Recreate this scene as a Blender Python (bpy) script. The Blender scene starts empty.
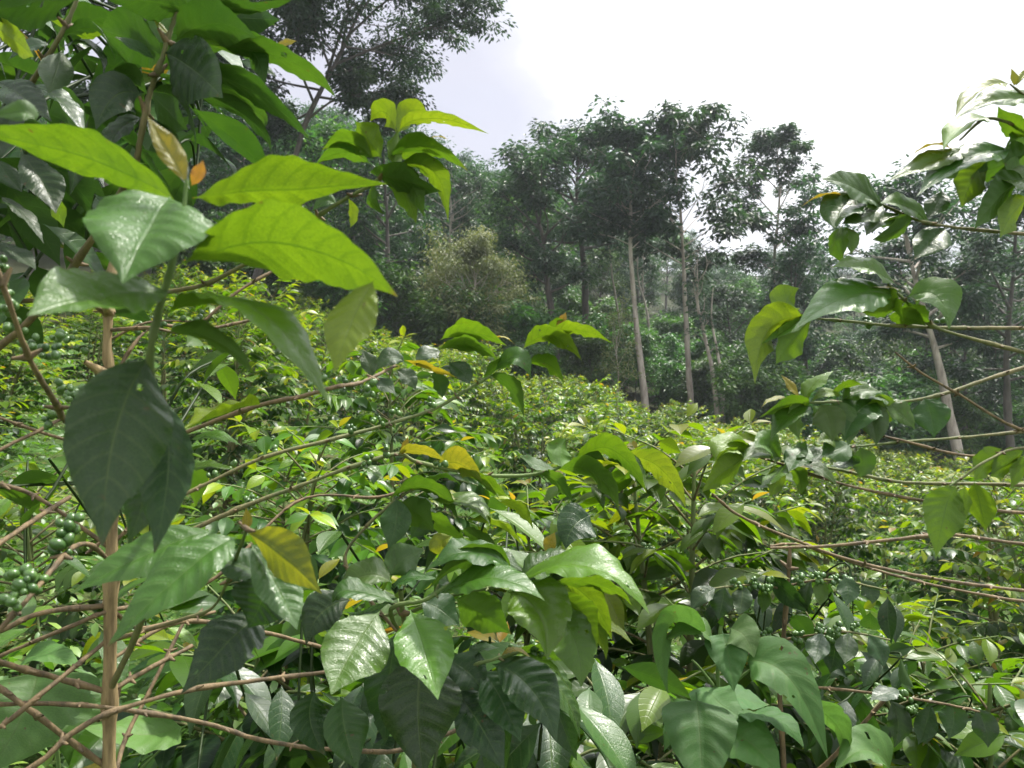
import bpy, math, random
import numpy as np
from mathutils import Vector

R = math.radians
SC = bpy.context.scene
COL = SC.collection

# ------------------------------------------------------------------ camera
LENS, FPX = 26.0, 1024 * 26.0 / 36.0
PITCH = R(1.24)
CAM = np.array([0.0, 0.0, 1.6])
FWD = np.array([0.0, math.cos(PITCH), math.sin(PITCH)])
UPV = np.array([0.0, -math.sin(PITCH), math.cos(PITCH)])
RGT = np.array([1.0, 0.0, 0.0])
cam_d = bpy.data.cameras.new('camera')
cam_o = bpy.data.objects.new('camera', cam_d)
COL.objects.link(cam_o)
cam_o.location = CAM
cam_o.rotation_euler = (R(90) + PITCH, 0, 0)
cam_d.lens = LENS
cam_d.sensor_width = 36
cam_d.clip_start = 0.02
cam_d.clip_end = 2000
cam_d.dof.use_dof = True
cam_d.dof.focus_distance = 1.5
cam_d.dof.aperture_fstop = 11.0
SC.camera = cam_o


def at(px, py, d):
    """a point of the place measured from the photograph: image position and distance"""
    return CAM + d * (FWD + RGT * ((px - 512.0) / FPX) + UPV * ((384.0 - py) / FPX))


def pix(p):
    v = np.asarray(p, float) - CAM
    d = v @ FWD
    return 512 + FPX * (v @ RGT) / d, 384 - FPX * (v @ UPV) / d, d


def ground(x, y):
    x = np.asarray(x, float)
    y = np.asarray(y, float)
    sx = np.where(x > 0, 18 * np.tanh(x / 18), 30 * np.tanh(x / 30))
    t = np.maximum(0, y - 30)
    rise = 0.22 * (np.sqrt(t * t + 36) - 6)
    far = np.maximum(0, y - 165)
    rise = rise - 0.3 * far
    und = 0.12 * np.sin(x * 0.7 + 1) * np.cos(y * 0.55) + 1.4 * np.sin(x * .045 + 2) * np.sin(y * .05) * np.clip((y - 35) / 40, 0, 1)
    return -0.27 * sx + 0.045 * y + rise + und - 0.12 * np.sin(1.0)


# ------------------------------------------------------------------ materials
def newmat(name):
    m = bpy.data.materials.new(name)
    m.use_nodes = True
    nt = m.node_tree
    nt.nodes.clear()
    return m, nt


class NT:
    def __init__(s, nt):
        s.nt = nt

    def n(s, typ, **kw):
        nd = s.nt.nodes.new(typ)
        for k, v in kw.items():
            if k.startswith('i_'):
                key = k[2:]
                nd.inputs[int(key) if key.isdigit() else key].default_value = v
            else:
                setattr(nd, k, v)
        return nd

    def l(s, a, b):
        s.nt.links.new(a, b)

    def math(s, op, a, b=None, clamp=False):
        nd = s.n('ShaderNodeMath', operation=op, use_clamp=clamp)
        for i, v in enumerate((a, b)):
            if v is None:
                continue
            if isinstance(v, (int, float)):
                nd.inputs[i].default_value = v
            else:
                s.l(v, nd.inputs[i])
        return nd.outputs[0]

    def mix(s, f, a, b, blend='MIX'):
        nd = s.n('ShaderNodeMix', data_type='RGBA', blend_type=blend)
        for i, v in ((0, f), (6, a), (7, b)):
            if isinstance(v, (int, float)):
                nd.inputs[i].default_value = v
            elif isinstance(v, tuple):
                nd.inputs[i].default_value = v if len(v) == 4 else v + (1,)
            else:
                s.l(v, nd.inputs[i])
        return nd.outputs[2]

    def ramp(s, f, stops):
        nd = s.n('ShaderNodeValToRGB')
        cr = nd.color_ramp
        while len(cr.elements) < len(stops):
            cr.elements.new(0.5)
        for e, (p, c) in zip(cr.elements, stops):
            e.position = p
            e.color = c + (1,)
        s.l(f, nd.inputs[0])
        return nd.outputs[0]


def leaf_material(name, gloss=0.22, spec=.50, veins=9.0, broad=False, fine=True, warm=False):
    """two-sided leaf: age (R of the attribute) runs mature - green - young - yellow bronze"""
    m, nt = newmat(name)
    g = NT(nt)
    out = g.n('ShaderNodeOutputMaterial')
    att = g.n('ShaderNodeAttribute', attribute_name='tint')
    sep = g.n('ShaderNodeSeparateColor')
    g.l(att.outputs['Color'], sep.inputs[0])
    age, bri, bro = sep.outputs
    uv = g.n('ShaderNodeUVMap')
    su = g.n('ShaderNodeSeparateXYZ')
    g.l(uv.outputs[0], su.inputs[0])
    u, v = su.outputs[0], su.outputs[1]
    av = g.math('ABSOLUTE', g.math('SUBTRACT', g.math('MULTIPLY', v, 2.0), 1.0))
    # lateral veins sweep forward from the midrib
    ph = g.math('SUBTRACT', g.math('MULTIPLY', u, veins), g.math('MULTIPLY', g.math('MULTIPLY', g.math('POWER', av, 1.3), 6.0), g.math('MULTIPLY', u, g.math('SUBTRACT', 1.0, u))))
    fr = g.math('ABSOLUTE', g.math('SUBTRACT', g.math('FRACT', ph), 0.5))
    vein = g.math('SUBTRACT', 1.0, g.math('MULTIPLY', fr, 9.0), clamp=True)
    mid = g.math('SUBTRACT', 1.0, g.math('MULTIPLY', av, 24.0), clamp=True)
    vn = g.math('MAXIMUM', g.math('MULTIPLY', vein, 0.42), mid)
    geo = g.n('ShaderNodeNewGeometry')
    tc = g.n('ShaderNodeTexCoord')
    noi = g.n('ShaderNodeTexNoise', i_Scale=22.0, i_Detail=4.0, i_Roughness=0.6)
    g.l(tc.outputs['Object'], noi.inputs['Vector'])
    if broad:
        c = g.ramp(age, [(0, (.036, .105, .022)), (.5, (.072, .175, .034)), (1, (.13, .26, .06))])
        tr = g.ramp(age, [(0, (.06, .15, .03)), (.5, (.11, .24, .035)), (1, (.22, .36, .05))])
    else:
        c = g.ramp(age, [(0, (.018, .054, .018)), (.3, (.036, .104, .016)), (.6, (.078, .186, .012)), (.8, (.150, .270, .014)), (1, (.25, .34, .02))])
        tr = g.ramp(age, [(0, (.014, .042, .006)), (.3, (.038, .098, .008)), (.6, (.094, .195, .008)), (.8, (.145, .250, .006)), (1, (.26, .34, .012))])
    if warm:
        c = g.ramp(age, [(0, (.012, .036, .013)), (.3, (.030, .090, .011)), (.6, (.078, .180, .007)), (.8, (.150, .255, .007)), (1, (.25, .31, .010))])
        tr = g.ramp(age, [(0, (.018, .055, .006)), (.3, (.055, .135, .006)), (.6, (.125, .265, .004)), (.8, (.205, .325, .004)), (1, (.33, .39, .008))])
    c = g.mix(bro, c, (.26, .125, .02))
    tr = g.mix(bro, tr, (.55, .27, .02))
    bm = g.math('MULTIPLY', bri, g.math('ADD', 0.72, g.math('MULTIPLY', noi.outputs[0], 0.56)))
    cc = g.n('ShaderNodeCombineXYZ')
    for i in range(3):
        g.l(bm, cc.inputs[i])
    c = g.mix(1.0, c, cc.outputs[0], 'MULTIPLY')
    c = g.mix(g.math('MULTIPLY', vn, 0.45), c, (.16, .24, .07))
    tr = g.mix(g.math('MULTIPLY', vn, 0.9), tr, (.03, .085, .003))
    oi = g.n('ShaderNodeObjectInfo')
    hs = g.n('ShaderNodeHueSaturation')
    g.l(g.math('ADD', 0.477, g.math('MULTIPLY', oi.outputs['Random'], 0.036)), hs.inputs['Hue'])
    g.l(g.math('ADD', 0.58 if warm else 0.76, g.math('MULTIPLY', g.math('FRACT', g.math('MULTIPLY', oi.outputs['Random'], 7.3)), 0.68 if warm else .48)), hs.inputs['Value'])
    g.l(c, hs.inputs['Color'])
    c = hs.outputs[0]
    net = None
    if fine:
        # fine net of small veins between the laterals
        mpv = g.n('ShaderNodeMapping')
        mpv.inputs['Scale'].default_value = (62, 27, 1)
        g.l(uv.outputs[0], mpv.inputs[0])
        vor = g.n('ShaderNodeTexVoronoi', feature='DISTANCE_TO_EDGE', i_Scale=1.0)
        g.l(mpv.outputs[0], vor.inputs['Vector'])
        net = g.math('SUBTRACT', 1.0, g.math('MULTIPLY', vor.outputs['Distance'], 7.0), clamp=True)
        c = g.mix(g.math('MULTIPLY', net, .22), c, (.13, .20, .06))
        tr = g.mix(g.math('MULTIPLY', net, .60), tr, (.04, .10, .004))
        n3 = g.n('ShaderNodeTexNoise', i_Scale=9.0, i_Detail=5.0, i_Roughness=.7)
        g.l(tc.outputs['Object'], n3.inputs['Vector'])
        tr = g.mix(1.0, tr, g.ramp(n3.outputs[0], [(.28, (.42, .52, .6)), (.62, (1.15, 1.06, 1))]), 'MULTIPLY')
        # dust and scurf
        c = g.mix(g.math('MULTIPLY', g.math('SUBTRACT', n3.outputs[0], .58), .8, clamp=True), c, (.11, .14, .045))
        # dry brown tip and edge marks
        n4 = g.n('ShaderNodeTexNoise', i_Scale=38.0, i_Detail=3.0)
        g.l(tc.outputs['Object'], n4.inputs['Vector'])
        ed = g.math('ADD', g.math('MULTIPLY', g.math('SUBTRACT', u, .90), 4.0), g.math('MULTIPLY', g.math('SUBTRACT', n4.outputs[0], .60), 5.0))
        edm = g.math('MULTIPLY', g.math('MAXIMUM', ed, 0.0, True), g.math('MULTIPLY', g.math('SUBTRACT', g.math('MAXIMUM', av, g.math('MULTIPLY', u, 1.02)), .90), 10.0, clamp=True), clamp=True)
        c = g.mix(edm, c, (.14, .085, .03))
        tr = g.mix(edm, tr, (.16, .08, .02))
    # small brown specks of age and chewing
    n2 = g.n('ShaderNodeTexNoise', i_Scale=95.0, i_Detail=2.0)
    g.l(tc.outputs['Object'], n2.inputs['Vector'])
    sp = g.math('MULTIPLY', g.math('SUBTRACT', n2.outputs[0], 0.715), 14.0, clamp=True)
    c = g.mix(sp, c, (.10, .07, .03))
    # paler duller underside
    und = g.mix(0.4, c, (.080, .155, .030))
    cf = g.mix(geo.outputs['Backfacing'], c, und)
    rough = g.math('ADD', g.math('ADD', gloss, g.math('MULTIPLY', noi.outputs[0], 0.12)), g.math('MULTIPLY', geo.outputs['Backfacing'], 0.28))
    tr = g.mix(sp, tr, (.10, .05, .01))
    bsum = g.math('SUBTRACT', g.math('MULTIPLY', noi.outputs[0], 0.25), g.math('MULTIPLY', vn, 0.7))
    if net is not None:
        bsum = g.math('SUBTRACT', bsum, g.math('MULTIPLY', net, 0.16 if not broad else .35))
        rough = g.math('ADD', rough, g.math('MULTIPLY', g.math('SUBTRACT', n3.outputs[0], .47), .26))
    bmp = g.n('ShaderNodeBump', i_Strength=0.45, i_Distance=0.0014)
    g.l(bsum, bmp.inputs['Height'])
    pb = g.n('ShaderNodeBsdfPrincipled')
    g.l(cf, pb.inputs['Base Color'])
    g.l(rough, pb.inputs['Roughness'])
    pb.inputs['Specular IOR Level'].default_value = spec
    g.l(bmp.outputs[0], pb.inputs['Normal'])
    tl = g.n('ShaderNodeBsdfTranslucent')
    g.l(tr, tl.inputs[0])
    mx = g.n('ShaderNodeMixShader')
    mx.inputs[0].default_value = 0.44
    g.l(pb.outputs[0], mx.inputs[1])
    g.l(tl.outputs[0], mx.inputs[2])
    g.l(mx.outputs[0], out.inputs[0])
    return m


def treeleaf_material(name, stops, trc, rough=0.45):
    m, nt = newmat(name)
    g = NT(nt)
    out = g.n('ShaderNodeOutputMaterial')
    att = g.n('ShaderNodeAttribute', attribute_name='tint')
    sep = g.n('ShaderNodeSeparateColor')
    g.l(att.outputs['Color'], sep.inputs[0])
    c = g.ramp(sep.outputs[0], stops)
    oi = g.n('ShaderNodeObjectInfo')
    hs = g.n('ShaderNodeHueSaturation')
    g.l(g.math('ADD', 0.475, g.math('MULTIPLY', oi.outputs['Random'], 0.045)), hs.inputs['Hue'])
    g.l(g.math('ADD', 0.75, g.math('MULTIPLY', oi.outputs['Random'], 0.5)), hs.inputs['Value'])
    g.l(c, hs.inputs['Color'])
    pb = g.n('ShaderNodeBsdfPrincipled')
    g.l(hs.outputs[0], pb.inputs['Base Color'])
    pb.inputs['Roughness'].default_value = rough
    tl = g.n('ShaderNodeBsdfTranslucent')
    g.l(g.mix(1.0, hs.outputs[0], trc, 'MULTIPLY'), tl.inputs[0])
    mx = g.n('ShaderNodeMixShader')
    mx.inputs[0].default_value = 0.30
    g.l(pb.outputs[0], mx.inputs[1])
    g.l(tl.outputs[0], mx.inputs[2])
    g.l(mx.outputs[0], out.inputs[0])
    return m


def bark_material(name, c1, c2, scale, green=(.10, .17, .04), rough=.75, bump=.6, zs=.28):
    m, nt = newmat(name)
    g = NT(nt)
    out = g.n('ShaderNodeOutputMaterial')
    att = g.n('ShaderNodeAttribute', attribute_name='tint')
    sep = g.n('ShaderNodeSeparateColor')
    g.l(att.outputs['Color'], sep.inputs[0])
    tc = g.n('ShaderNodeTexCoord')
    mp = g.n('ShaderNodeMapping')
    mp.inputs['Scale'].default_value = (1, 1, zs)
    g.l(tc.outputs['Object'], mp.inputs[0])
    no = g.n('ShaderNodeTexNoise', i_Scale=scale, i_Detail=6.0, i_Roughness=.65)
    g.l(mp.outputs[0], no.inputs['Vector'])
    c = g.ramp(no.outputs[0], [(.32, c1), (.68, c2)])
    c = g.mix(sep.outputs[0], c, green)
    bmp = g.n('ShaderNodeBump', i_Strength=bump, i_Distance=0.25 / scale)
    g.l(no.outputs[0], bmp.inputs['Height'])
    pb = g.n('ShaderNodeBsdfPrincipled')
    g.l(c, pb.inputs['Base Color'])
    pb.inputs['Roughness'].default_value = rough
    g.l(bmp.outputs[0], pb.inputs['Normal'])
    g.l(pb.outputs[0], out.inputs[0])
    return m


M_LEAF = leaf_material('coffee_leaf')
M_WEED = leaf_material('broad_weed_leaf', gloss=.45, spec=.4, veins=7.0, broad=True)
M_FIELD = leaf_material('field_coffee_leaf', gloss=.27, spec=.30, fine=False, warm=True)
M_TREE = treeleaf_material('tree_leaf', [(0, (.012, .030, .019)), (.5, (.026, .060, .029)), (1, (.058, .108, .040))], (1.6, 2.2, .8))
M_TAN = treeleaf_material('dry_leaf', [(0, (.080, .105, .036)), (.5, (.145, .165, .062)), (1, (.25, .23, .10))], (1.3, 1.4, .8), .6)
M_SHRUB = treeleaf_material('shrub_leaf', [(0, (.026, .068, .018)), (.5, (.056, .132, .028)), (1, (.12, .21, .042))], (1.6, 2.0, .6))
M_COVER = treeleaf_material('weed_leaf', [(0, (.030, .085, .018)), (.5, (.075, .170, .028)), (1, (.16, .26, .04))], (2.0, 2.2, .6))
M_BARK = bark_material('coffee_bark', (.055, .040, .020), (.205, .142, .066), 80.0, bump=.9)
M_STEM = bark_material('young_trunk_bark', (.10, .068, .028), (.36, .265, .125), 75.0, bump=1.0, zs=.16)
M_TBARK = bark_material('pale_bark', (.20, .165, .135), (.50, .44, .37), 4.5, (.05, .045, .035))
M_DBARK = bark_material('dark_bark', (.04, .034, .028), (.12, .10, .082), 3.5, (.05, .045, .035))

mB, nt = newmat('green_berry')
g = NT(nt)
o_ = g.n('ShaderNodeOutputMaterial')
pb = g.n('ShaderNodeBsdfPrincipled')
tc = g.n('ShaderNodeTexCoord')
no = g.n('ShaderNodeTexNoise', i_Scale=60.0)
g.l(tc.outputs['Object'], no.inputs['Vector'])
g.l(g.ramp(no.outputs[0], [(.3, (.030, .078, .018)), (.7, (.085, .165, .036))]), pb.inputs['Base Color'])
pb.inputs['Roughness'].default_value = .32
g.l(pb.outputs[0], o_.inputs[0])
M_BERRY = mB

mG, nt = newmat('leaf_litter_soil')
g = NT(nt)
o_ = g.n('ShaderNodeOutputMaterial')
pb = g.n('ShaderNodeBsdfPrincipled')
tc = g.n('ShaderNodeTexCoord')
n1 = g.n('ShaderNodeTexNoise', i_Scale=1.2, i_Detail=8.0, i_Roughness=.7)
n2 = g.n('ShaderNodeTexNoise', i_Scale=18.0, i_Detail=6.0, i_Roughness=.7)
vo = g.n('ShaderNodeTexVoronoi', i_Scale=14.0)
for n in (n1, n2, vo):
    g.l(tc.outputs['Object'], n.inputs['Vector'])
c = g.mix(n2.outputs[0], (.035, .026, .016), (.13, .095, .055))
c = g.mix(g.math('MULTIPLY', g.math('SUBTRACT', n1.outputs[0], .30), 4.0, clamp=True), c, (.045, .095, .020))
c = g.mix(g.math('MULTIPLY', g.math('SUBTRACT', .30, vo.outputs[0]), 2.0, clamp=True), c, (.16, .10, .05))
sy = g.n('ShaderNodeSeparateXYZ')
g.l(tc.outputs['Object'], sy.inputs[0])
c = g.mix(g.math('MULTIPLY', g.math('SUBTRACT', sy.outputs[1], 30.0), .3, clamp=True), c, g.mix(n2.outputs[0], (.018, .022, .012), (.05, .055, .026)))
g.l(c, pb.inputs['Base Color'])
pb.inputs['Roughness'].default_value = .95
pb.inputs['Specular IOR Level'].default_value = .08
bmp = g.n('ShaderNodeBump', i_Strength=.8, i_Distance=.04)
g.l(n2.outputs[0], bmp.inputs['Height'])
g.l(bmp.outputs[0], pb.inputs['Normal'])
g.l(pb.outputs[0], o_.inputs[0])
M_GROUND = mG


# ------------------------------------------------------------------ mesh building
class MB:
    """collects quads and triangles, then links them as ONE mesh object"""

    def __init__(s):
        s.v, s.q, s.t, s.uv, s.c, s.n = [], [], [], [], [], 0

    def add(s, v, q=None, t=None, uv=None, c=None):
        v = np.asarray(v, np.float32).reshape(-1, 3)
        k = len(v)
        s.v.append(v)
        if q is not None and len(q):
            s.q.append(np.asarray(q, np.int64) + s.n)
        if t is not None and len(t):
            s.t.append(np.asarray(t, np.int64) + s.n)
        s.uv.append(np.zeros((k, 2), np.float32) if uv is None else np.asarray(uv, np.float32))
        if c is None:
            c = (0, 1, 0)
        c = np.asarray(c, np.float32)
        s.c.append(np.tile(c, (k, 1)) if c.ndim == 1 else c)
        s.n += k

    def mesh(s, name, mat, origin=(0, 0, 0), smooth=True):
        me = bpy.data.meshes.new(name)
        v = np.concatenate(s.v) - np.asarray(origin, np.float32)
        q = np.concatenate(s.q) if s.q else np.zeros((0, 4), np.int64)
        t = np.concatenate(s.t) if s.t else np.zeros((0, 3), np.int64)
        loops = np.concatenate([q.ravel(), t.ravel()]).astype(np.int32)
        tot = np.concatenate([np.full(len(q), 4), np.full(len(t), 3)]).astype(np.int32)
        st = np.concatenate([[0], np.cumsum(tot)[:-1]]).astype(np.int32)
        me.vertices.add(len(v))
        me.vertices.foreach_set('co', v.ravel())
        me.loops.add(len(loops))
        me.loops.foreach_set('vertex_index', loops)
        me.polygons.add(len(tot))
        me.polygons.foreach_set('loop_start', st)
        me.polygons.foreach_set('use_smooth', np.full(len(tot), smooth))
        uvl = me.uv_layers.new(name='UVMap')
        uvl.data.foreach_set('uv', np.concatenate(s.uv)[loops].ravel())
        ca = me.attributes.new('tint', 'FLOAT_COLOR', 'POINT')
        cc = np.concatenate(s.c)
        ca.data.foreach_set('color', np.concatenate([cc, np.ones((len(cc), 1), np.float32)], 1).ravel())
        me.materials.append(mat)
        me.update()
        me.validate()
        return me

    def build(s, name, mat, parent=None, origin=None, smooth=True):
        if origin is None:
            origin = world_loc(parent) if parent is not None else (0, 0, 0)
        o = bpy.data.objects.new(name, s.mesh(name, mat, origin, smooth))
        COL.objects.link(o)
        if parent is not None:
            o.parent = parent
        else:
            o.location = origin
        return o


def world_loc(o):
    p = np.zeros(3)
    while o is not None:
        p = p + np.array(o.location)
        o = o.parent
    return p


def tag(o, label=None, cat=None, group=None, kind=None):
    for k, v in (('label', label), ('category', cat), ('group', group), ('kind', kind)):
        if v:
            o[k] = v
    return o


def thing(name, label, cat, loc, group=None):
    o = bpy.data.objects.new(name, None)
    o.empty_display_size = .1
    COL.objects.link(o)
    o.location = loc
    return tag(o, label, cat, group)


def copy_thing(root, loc, rz, sc, label, group):
    r = root.copy()
    COL.objects.link(r)
    r.location = loc
    r.rotation_euler = (0, 0, rz)
    r.scale = (sc, sc, sc) if not isinstance(sc, tuple) else sc
    r['label'] = label
    if group:
        r['group'] = group
    for ch in root.children:
        c = ch.copy()
        COL.objects.link(c)
        c.parent = r
    return r


def nrm(a):
    a = np.asarray(a, float)
    return a / (np.linalg.norm(a, axis=-1, keepdims=True) + 1e-12)


def smooth_path(pts, n):
    """Catmull-Rom through the points"""
    P = np.asarray(pts, float)
    if len(P) == 2:
        t = np.linspace(0, 1, n)[:, None]
        return P[0] * (1 - t) + P[1] * t
    E = np.vstack([2 * P[0] - P[1], P, 2 * P[-1] - P[-2]])
    seg = len(P) - 1
    out = []
    for k in np.linspace(0, seg, n):
        i = min(int(k), seg - 1)
        t = k - i
        a, b, c, d = E[i:i + 4]
        out.append(.5 * ((2 * b) + (-a + c) * t + (2 * a - 5 * b + 4 * c - d) * t * t + (-a + 3 * b - 3 * c + d) * t ** 3))
    return np.array(out)


def tube(mb, pts, r0, r1, n=None, sides=8, green=(0, 0), knots=0, rng=None):
    n = n or max(4, 6 * (len(pts) - 1))
    P = smooth_path(pts, n)
    T = nrm(np.gradient(P, axis=0))
    up = np.array([0, 0, 1.0]) if abs(T[0][2]) < .9 else np.array([0, 1.0, 0])
    A = nrm(np.cross(T, up))
    B = np.cross(T, A)
    f = np.linspace(0, 1, n)
    r = r0 + (r1 - r0) * f
    if knots:
        r = r * (1 + .30 * np.exp(-((f * knots % 1 - .5) / .09) ** 2)) 
    if rng is not None:
        P = P + rng.normal(0, .07 * r.mean(), P.shape)
        r = r * (1 + np.convolve(rng.normal(0, .16, n + 2), [.3, .4, .3], 'valid'))
    a = np.linspace(0, 2 * math.pi, sides, endpoint=False)
    V = P[:, None] + r[:, None, None] * (np.cos(a)[None, :, None] * A[:, None] + np.sin(a)[None, :, None] * B[:, None])
    i = np.arange(n - 1)[:, None]
    j = np.arange(sides)[None]
    j2 = (j + 1) % sides
    q = np.stack([i * sides + j, i * sides + j2, (i + 1) * sides + j2, (i + 1) * sides + j], -1).reshape(-1, 4)
    c = np.zeros((n, sides, 3))
    c[..., 0] = (green[0] + (green[1] - green[0]) * f)[:, None]
    mb.add(V.reshape(-1, 3), q=q[:, ::-1], c=c.reshape(-1, 3))
    return P


# leaf outlines: half width along the length
PROF = ([0, .03, .05, .12, .22, .35, .48, .62, .75, .85, .92, .97, 1], [.02, .02, .06, .34, .66, .92, 1, .90, .62, .34, .15, .06, .0])
HEART = ([0, .10, .13, .17, .24, .34, .48, .62, .76, .88, .95, 1], [.02, .02, .35, .72, .95, 1, .90, .72, .48, .22, .09, 0])


def age_rgb(age, bri=1.0):
    if age <= 1:
        return (max(age, 0), bri, 0)
    return (1, bri, min(age - 1, 1))


def blade(mb, P0, Pm, P2, W, tilt, age, fold=16, twist=0, wave=.10, corr=.05, prof=PROF, nu=40, nv=8, bri=1.0, seed=0, face=None, veins=9.0):
    """one leaf: spine through three points, facing turned by tilt (0 = upper side to the path, 180 = underside)"""
    rng = np.random.default_rng(seed)
    P0, Pm, P2 = (np.asarray(p, float) for p in (P0, Pm, P2))
    C = 2 * Pm - .5 * (P0 + P2)
    u = np.linspace(0, 1, nu)
    a = u[:, None]
    S = (1 - a) ** 2 * P0 + 2 * a * (1 - a) * C + a * a * P2
    T = nrm(2 * (1 - a) * (C - P0) + 2 * a * (P2 - C))
    V = nrm((CAM if face is None else face) - Pm)
    s0 = nrm(np.cross(T, V))
    n0 = np.cross(s0, T)
    n0 = nrm(np.where((n0 @ V)[:, None] < 0, -n0, n0))
    chord = nrm(np.cross(nrm(P2 - P0), V))
    sg = 1.0 if chord[2] <= 0 else -1.0
    tl = np.radians(tilt + twist * (u - .5))[:, None] * sg
    side = np.cos(tl) * s0 + np.sin(tl) * n0
    nor = -np.sin(tl) * s0 + np.cos(tl) * n0
    w = np.interp(u, *prof) * W * .5
    v = np.linspace(-1, 1, 2 * nv + 1)
    av = np.abs(v)
    fo = R(fold)
    ph = rng.uniform(0, 6.28, 2)
    k = rng.uniform(1.6, 2.8)
    asym = 1 + rng.uniform(-.07, .07) * np.sign(v)
    lift = np.sin(fo) * av[None] * (1 - .30 * av[None]) - .10 * av[None] ** 2
    wv = wave * av[None] ** 2 * np.where(v[None] > 0, np.sin(2 * math.pi * k * u[:, None] + ph[0]), np.sin(2 * math.pi * k * u[:, None] + ph[1]))
    wv = wv + .035 * av[None] ** 3 * np.sin(2 * math.pi * (u[:, None] * veins * .8 - av[None]) + ph[0]) + .05 * np.sin(7 * u[:, None] + 3 * v[None] + ph[1]) * np.sin(4.3 * u[:, None] - 2 * v[None] + ph[0])
    cr = 1.75 * corr * (.5 - np.abs(((u[:, None] * veins - 6.0 * (u * (1 - u))[:, None] * av[None] ** 1.3) % 1) - .5)) * 2 * (av * (1.15 - av))[None] * 2.2
    X = S[:, None] + side[:, None] * (w[:, None] * v[None] * math.cos(fo) * asym[None])[..., None] \
        + nor[:, None] * (w[:, None] * (lift + wv + cr))[..., None]
    nv2 = len(v)
    i = np.arange(nu - 1)[:, None]
    j = np.arange(nv2 - 1)[None]
    q = np.stack([i * nv2 + j, (i + 1) * nv2 + j, (i + 1) * nv2 + j + 1, i * nv2 + j + 1], -1).reshape(-1, 4)
    # faces wound so that the front is the upper side
    p = X.reshape(-1, 3)
    m = q[len(q) // 2]
    fn = np.cross(p[m[1]] - p[m[0]], p[m[3]] - p[m[0]])
    if fn @ nor[nu // 2] < 0:
        q = q[:, ::-1]
    uv = np.stack(np.broadcast_arrays(u[:, None], (v[None] + 1) / 2), -1).reshape(-1, 2)
    if nu > 40 and rng.random() < .45:      # insects have eaten a hole or a bite out of the edge
        cu = uv[q].mean(1)
        for _ in range(int(rng.integers(1, 4))):
            e = rng.random() < .5
            hu, hv = rng.uniform(.2, .85), (rng.choice([0.0, 1.0]) if e else rng.uniform(.15, .85))
            rr = rng.uniform(.022, .04) if e else rng.uniform(.014, .026)
            k2 = ((cu[:, 0] - hu) / rr) ** 2 + ((cu[:, 1] - hv) / (rr * 2.2)) ** 2 > 1
            q, cu = q[k2], cu[k2]
    mb.add(p, q=q, uv=uv, c=age_rgb(age, bri))


def leaf_template(nu, nv, prof=PROF, fold=14, droop=.22):
    """unit leaf along +X, upper side +Z, for planting by the hundred"""
    u = np.interp(np.linspace(0, 1, nu), np.linspace(0, 1, 7), [0, .1, .26, .46, .66, .85, 1])
    v = np.linspace(-1, 1, 2 * nv + 1)
    w = np.interp(u, *prof) * .21
    z = -droop * u[:, None] ** 2 + w[:, None] * np.sin(R(fold)) * np.abs(v)[None] * 1.0
    X = np.stack(np.broadcast_arrays(u[:, None] * (1 - .1 * u[:, None]), w[:, None] * v[None], z), -1).reshape(-1, 3)
    nv2 = len(v)
    i = np.arange(nu - 1)[:, None]
    j = np.arange(nv2 - 1)[None]
    q = np.stack([i * nv2 + j, (i + 1) * nv2 + j, (i + 1) * nv2 + j + 1, i * nv2 + j + 1], -1).reshape(-1, 4)
    uv = np.stack(np.broadcast_arrays(u[:, None], (v[None] + 1) / 2), -1).reshape(-1, 2)
    return X, q, uv


T_HI = leaf_template(11, 3)
T_MID = leaf_template(6, 1)
T_LOW = leaf_template(4, 1)
QX = np.array([[0, 0, 0], [.45, -.22, .03], [1, 0, -.12], [.45, .22, .03]], float)
T_QUAD = (QX, np.array([[0, 1, 2, 3]]), np.array([[0, .5], [.5, 0], [1, .5], [.5, 1]], float))


def plant_leaves(mb, tpl, pos, dirs, ups, size, col, wid=1.0):
    X, q, uv = tpl
    pos, dirs = np.asarray(pos, float), nrm(dirs)
    side = nrm(np.cross(ups, dirs))
    upv = np.cross(dirs, side)
    size = np.asarray(size, float).reshape(-1, 1, 1)
    V = pos[:, None] + size * (X[None, :, 0:1] * dirs[:, None] + wid * X[None, :, 1:2] * side[:, None] + X[None, :, 2:3] * upv[:, None])
    n, k = len(pos), len(X)
    Q = (np.arange(n)[:, None, None] * k + q[None]).reshape(-1, 4)
    mb.add(V.reshape(-1, 3), q=Q, uv=np.tile(uv, (n, 1)), c=np.repeat(np.asarray(col, float), k, 0))


def sphere(mb, c, r, axis=(0, 0, 1), stretch=1.2, nu=7, nv=10):
    th = np.linspace(0, math.pi, nu)
    ph = np.linspace(0, 2 * math.pi, nv, endpoint=False)
    ax = nrm(axis)
    a = nrm(np.cross(ax, [.3, .8, .5]))
    b = np.cross(ax, a)
    X = (np.cos(th)[:, None, None] * ax * stretch + np.sin(th)[:, None, None] * (np.cos(ph)[None, :, None] * a + np.sin(ph)[None, :, None] * b)) * r + np.asarray(c)
    i = np.arange(nu - 1)[:, None]
    j = np.arange(nv)[None]
    j2 = (j + 1) % nv
    q = np.stack([i * nv + j, (i + 1) * nv + j, (i + 1) * nv + j2, i * nv + j2], -1).reshape(-1, 4)
    mb.add(X.reshape(-1, 3), q=q)


def berry_blob(mb, c, n, r, spread, rng, axis=(1, 0, 0)):
    ax = nrm(axis)
    for _ in range(n):
        d = nrm(rng.normal(size=3) - ax * 0)
        d = nrm(d - .7 * (d @ ax) * ax)
        p = np.asarray(c) + d * r * rng.uniform(1.0, 1.7) + ax * rng.uniform(-1, 1) * spread
        sphere(mb, p, r * rng.uniform(.6, 1.12), d, rng.uniform(1.12, 1.32))
HAZE = 0.0006
EXPOSURE = 0.68
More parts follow.
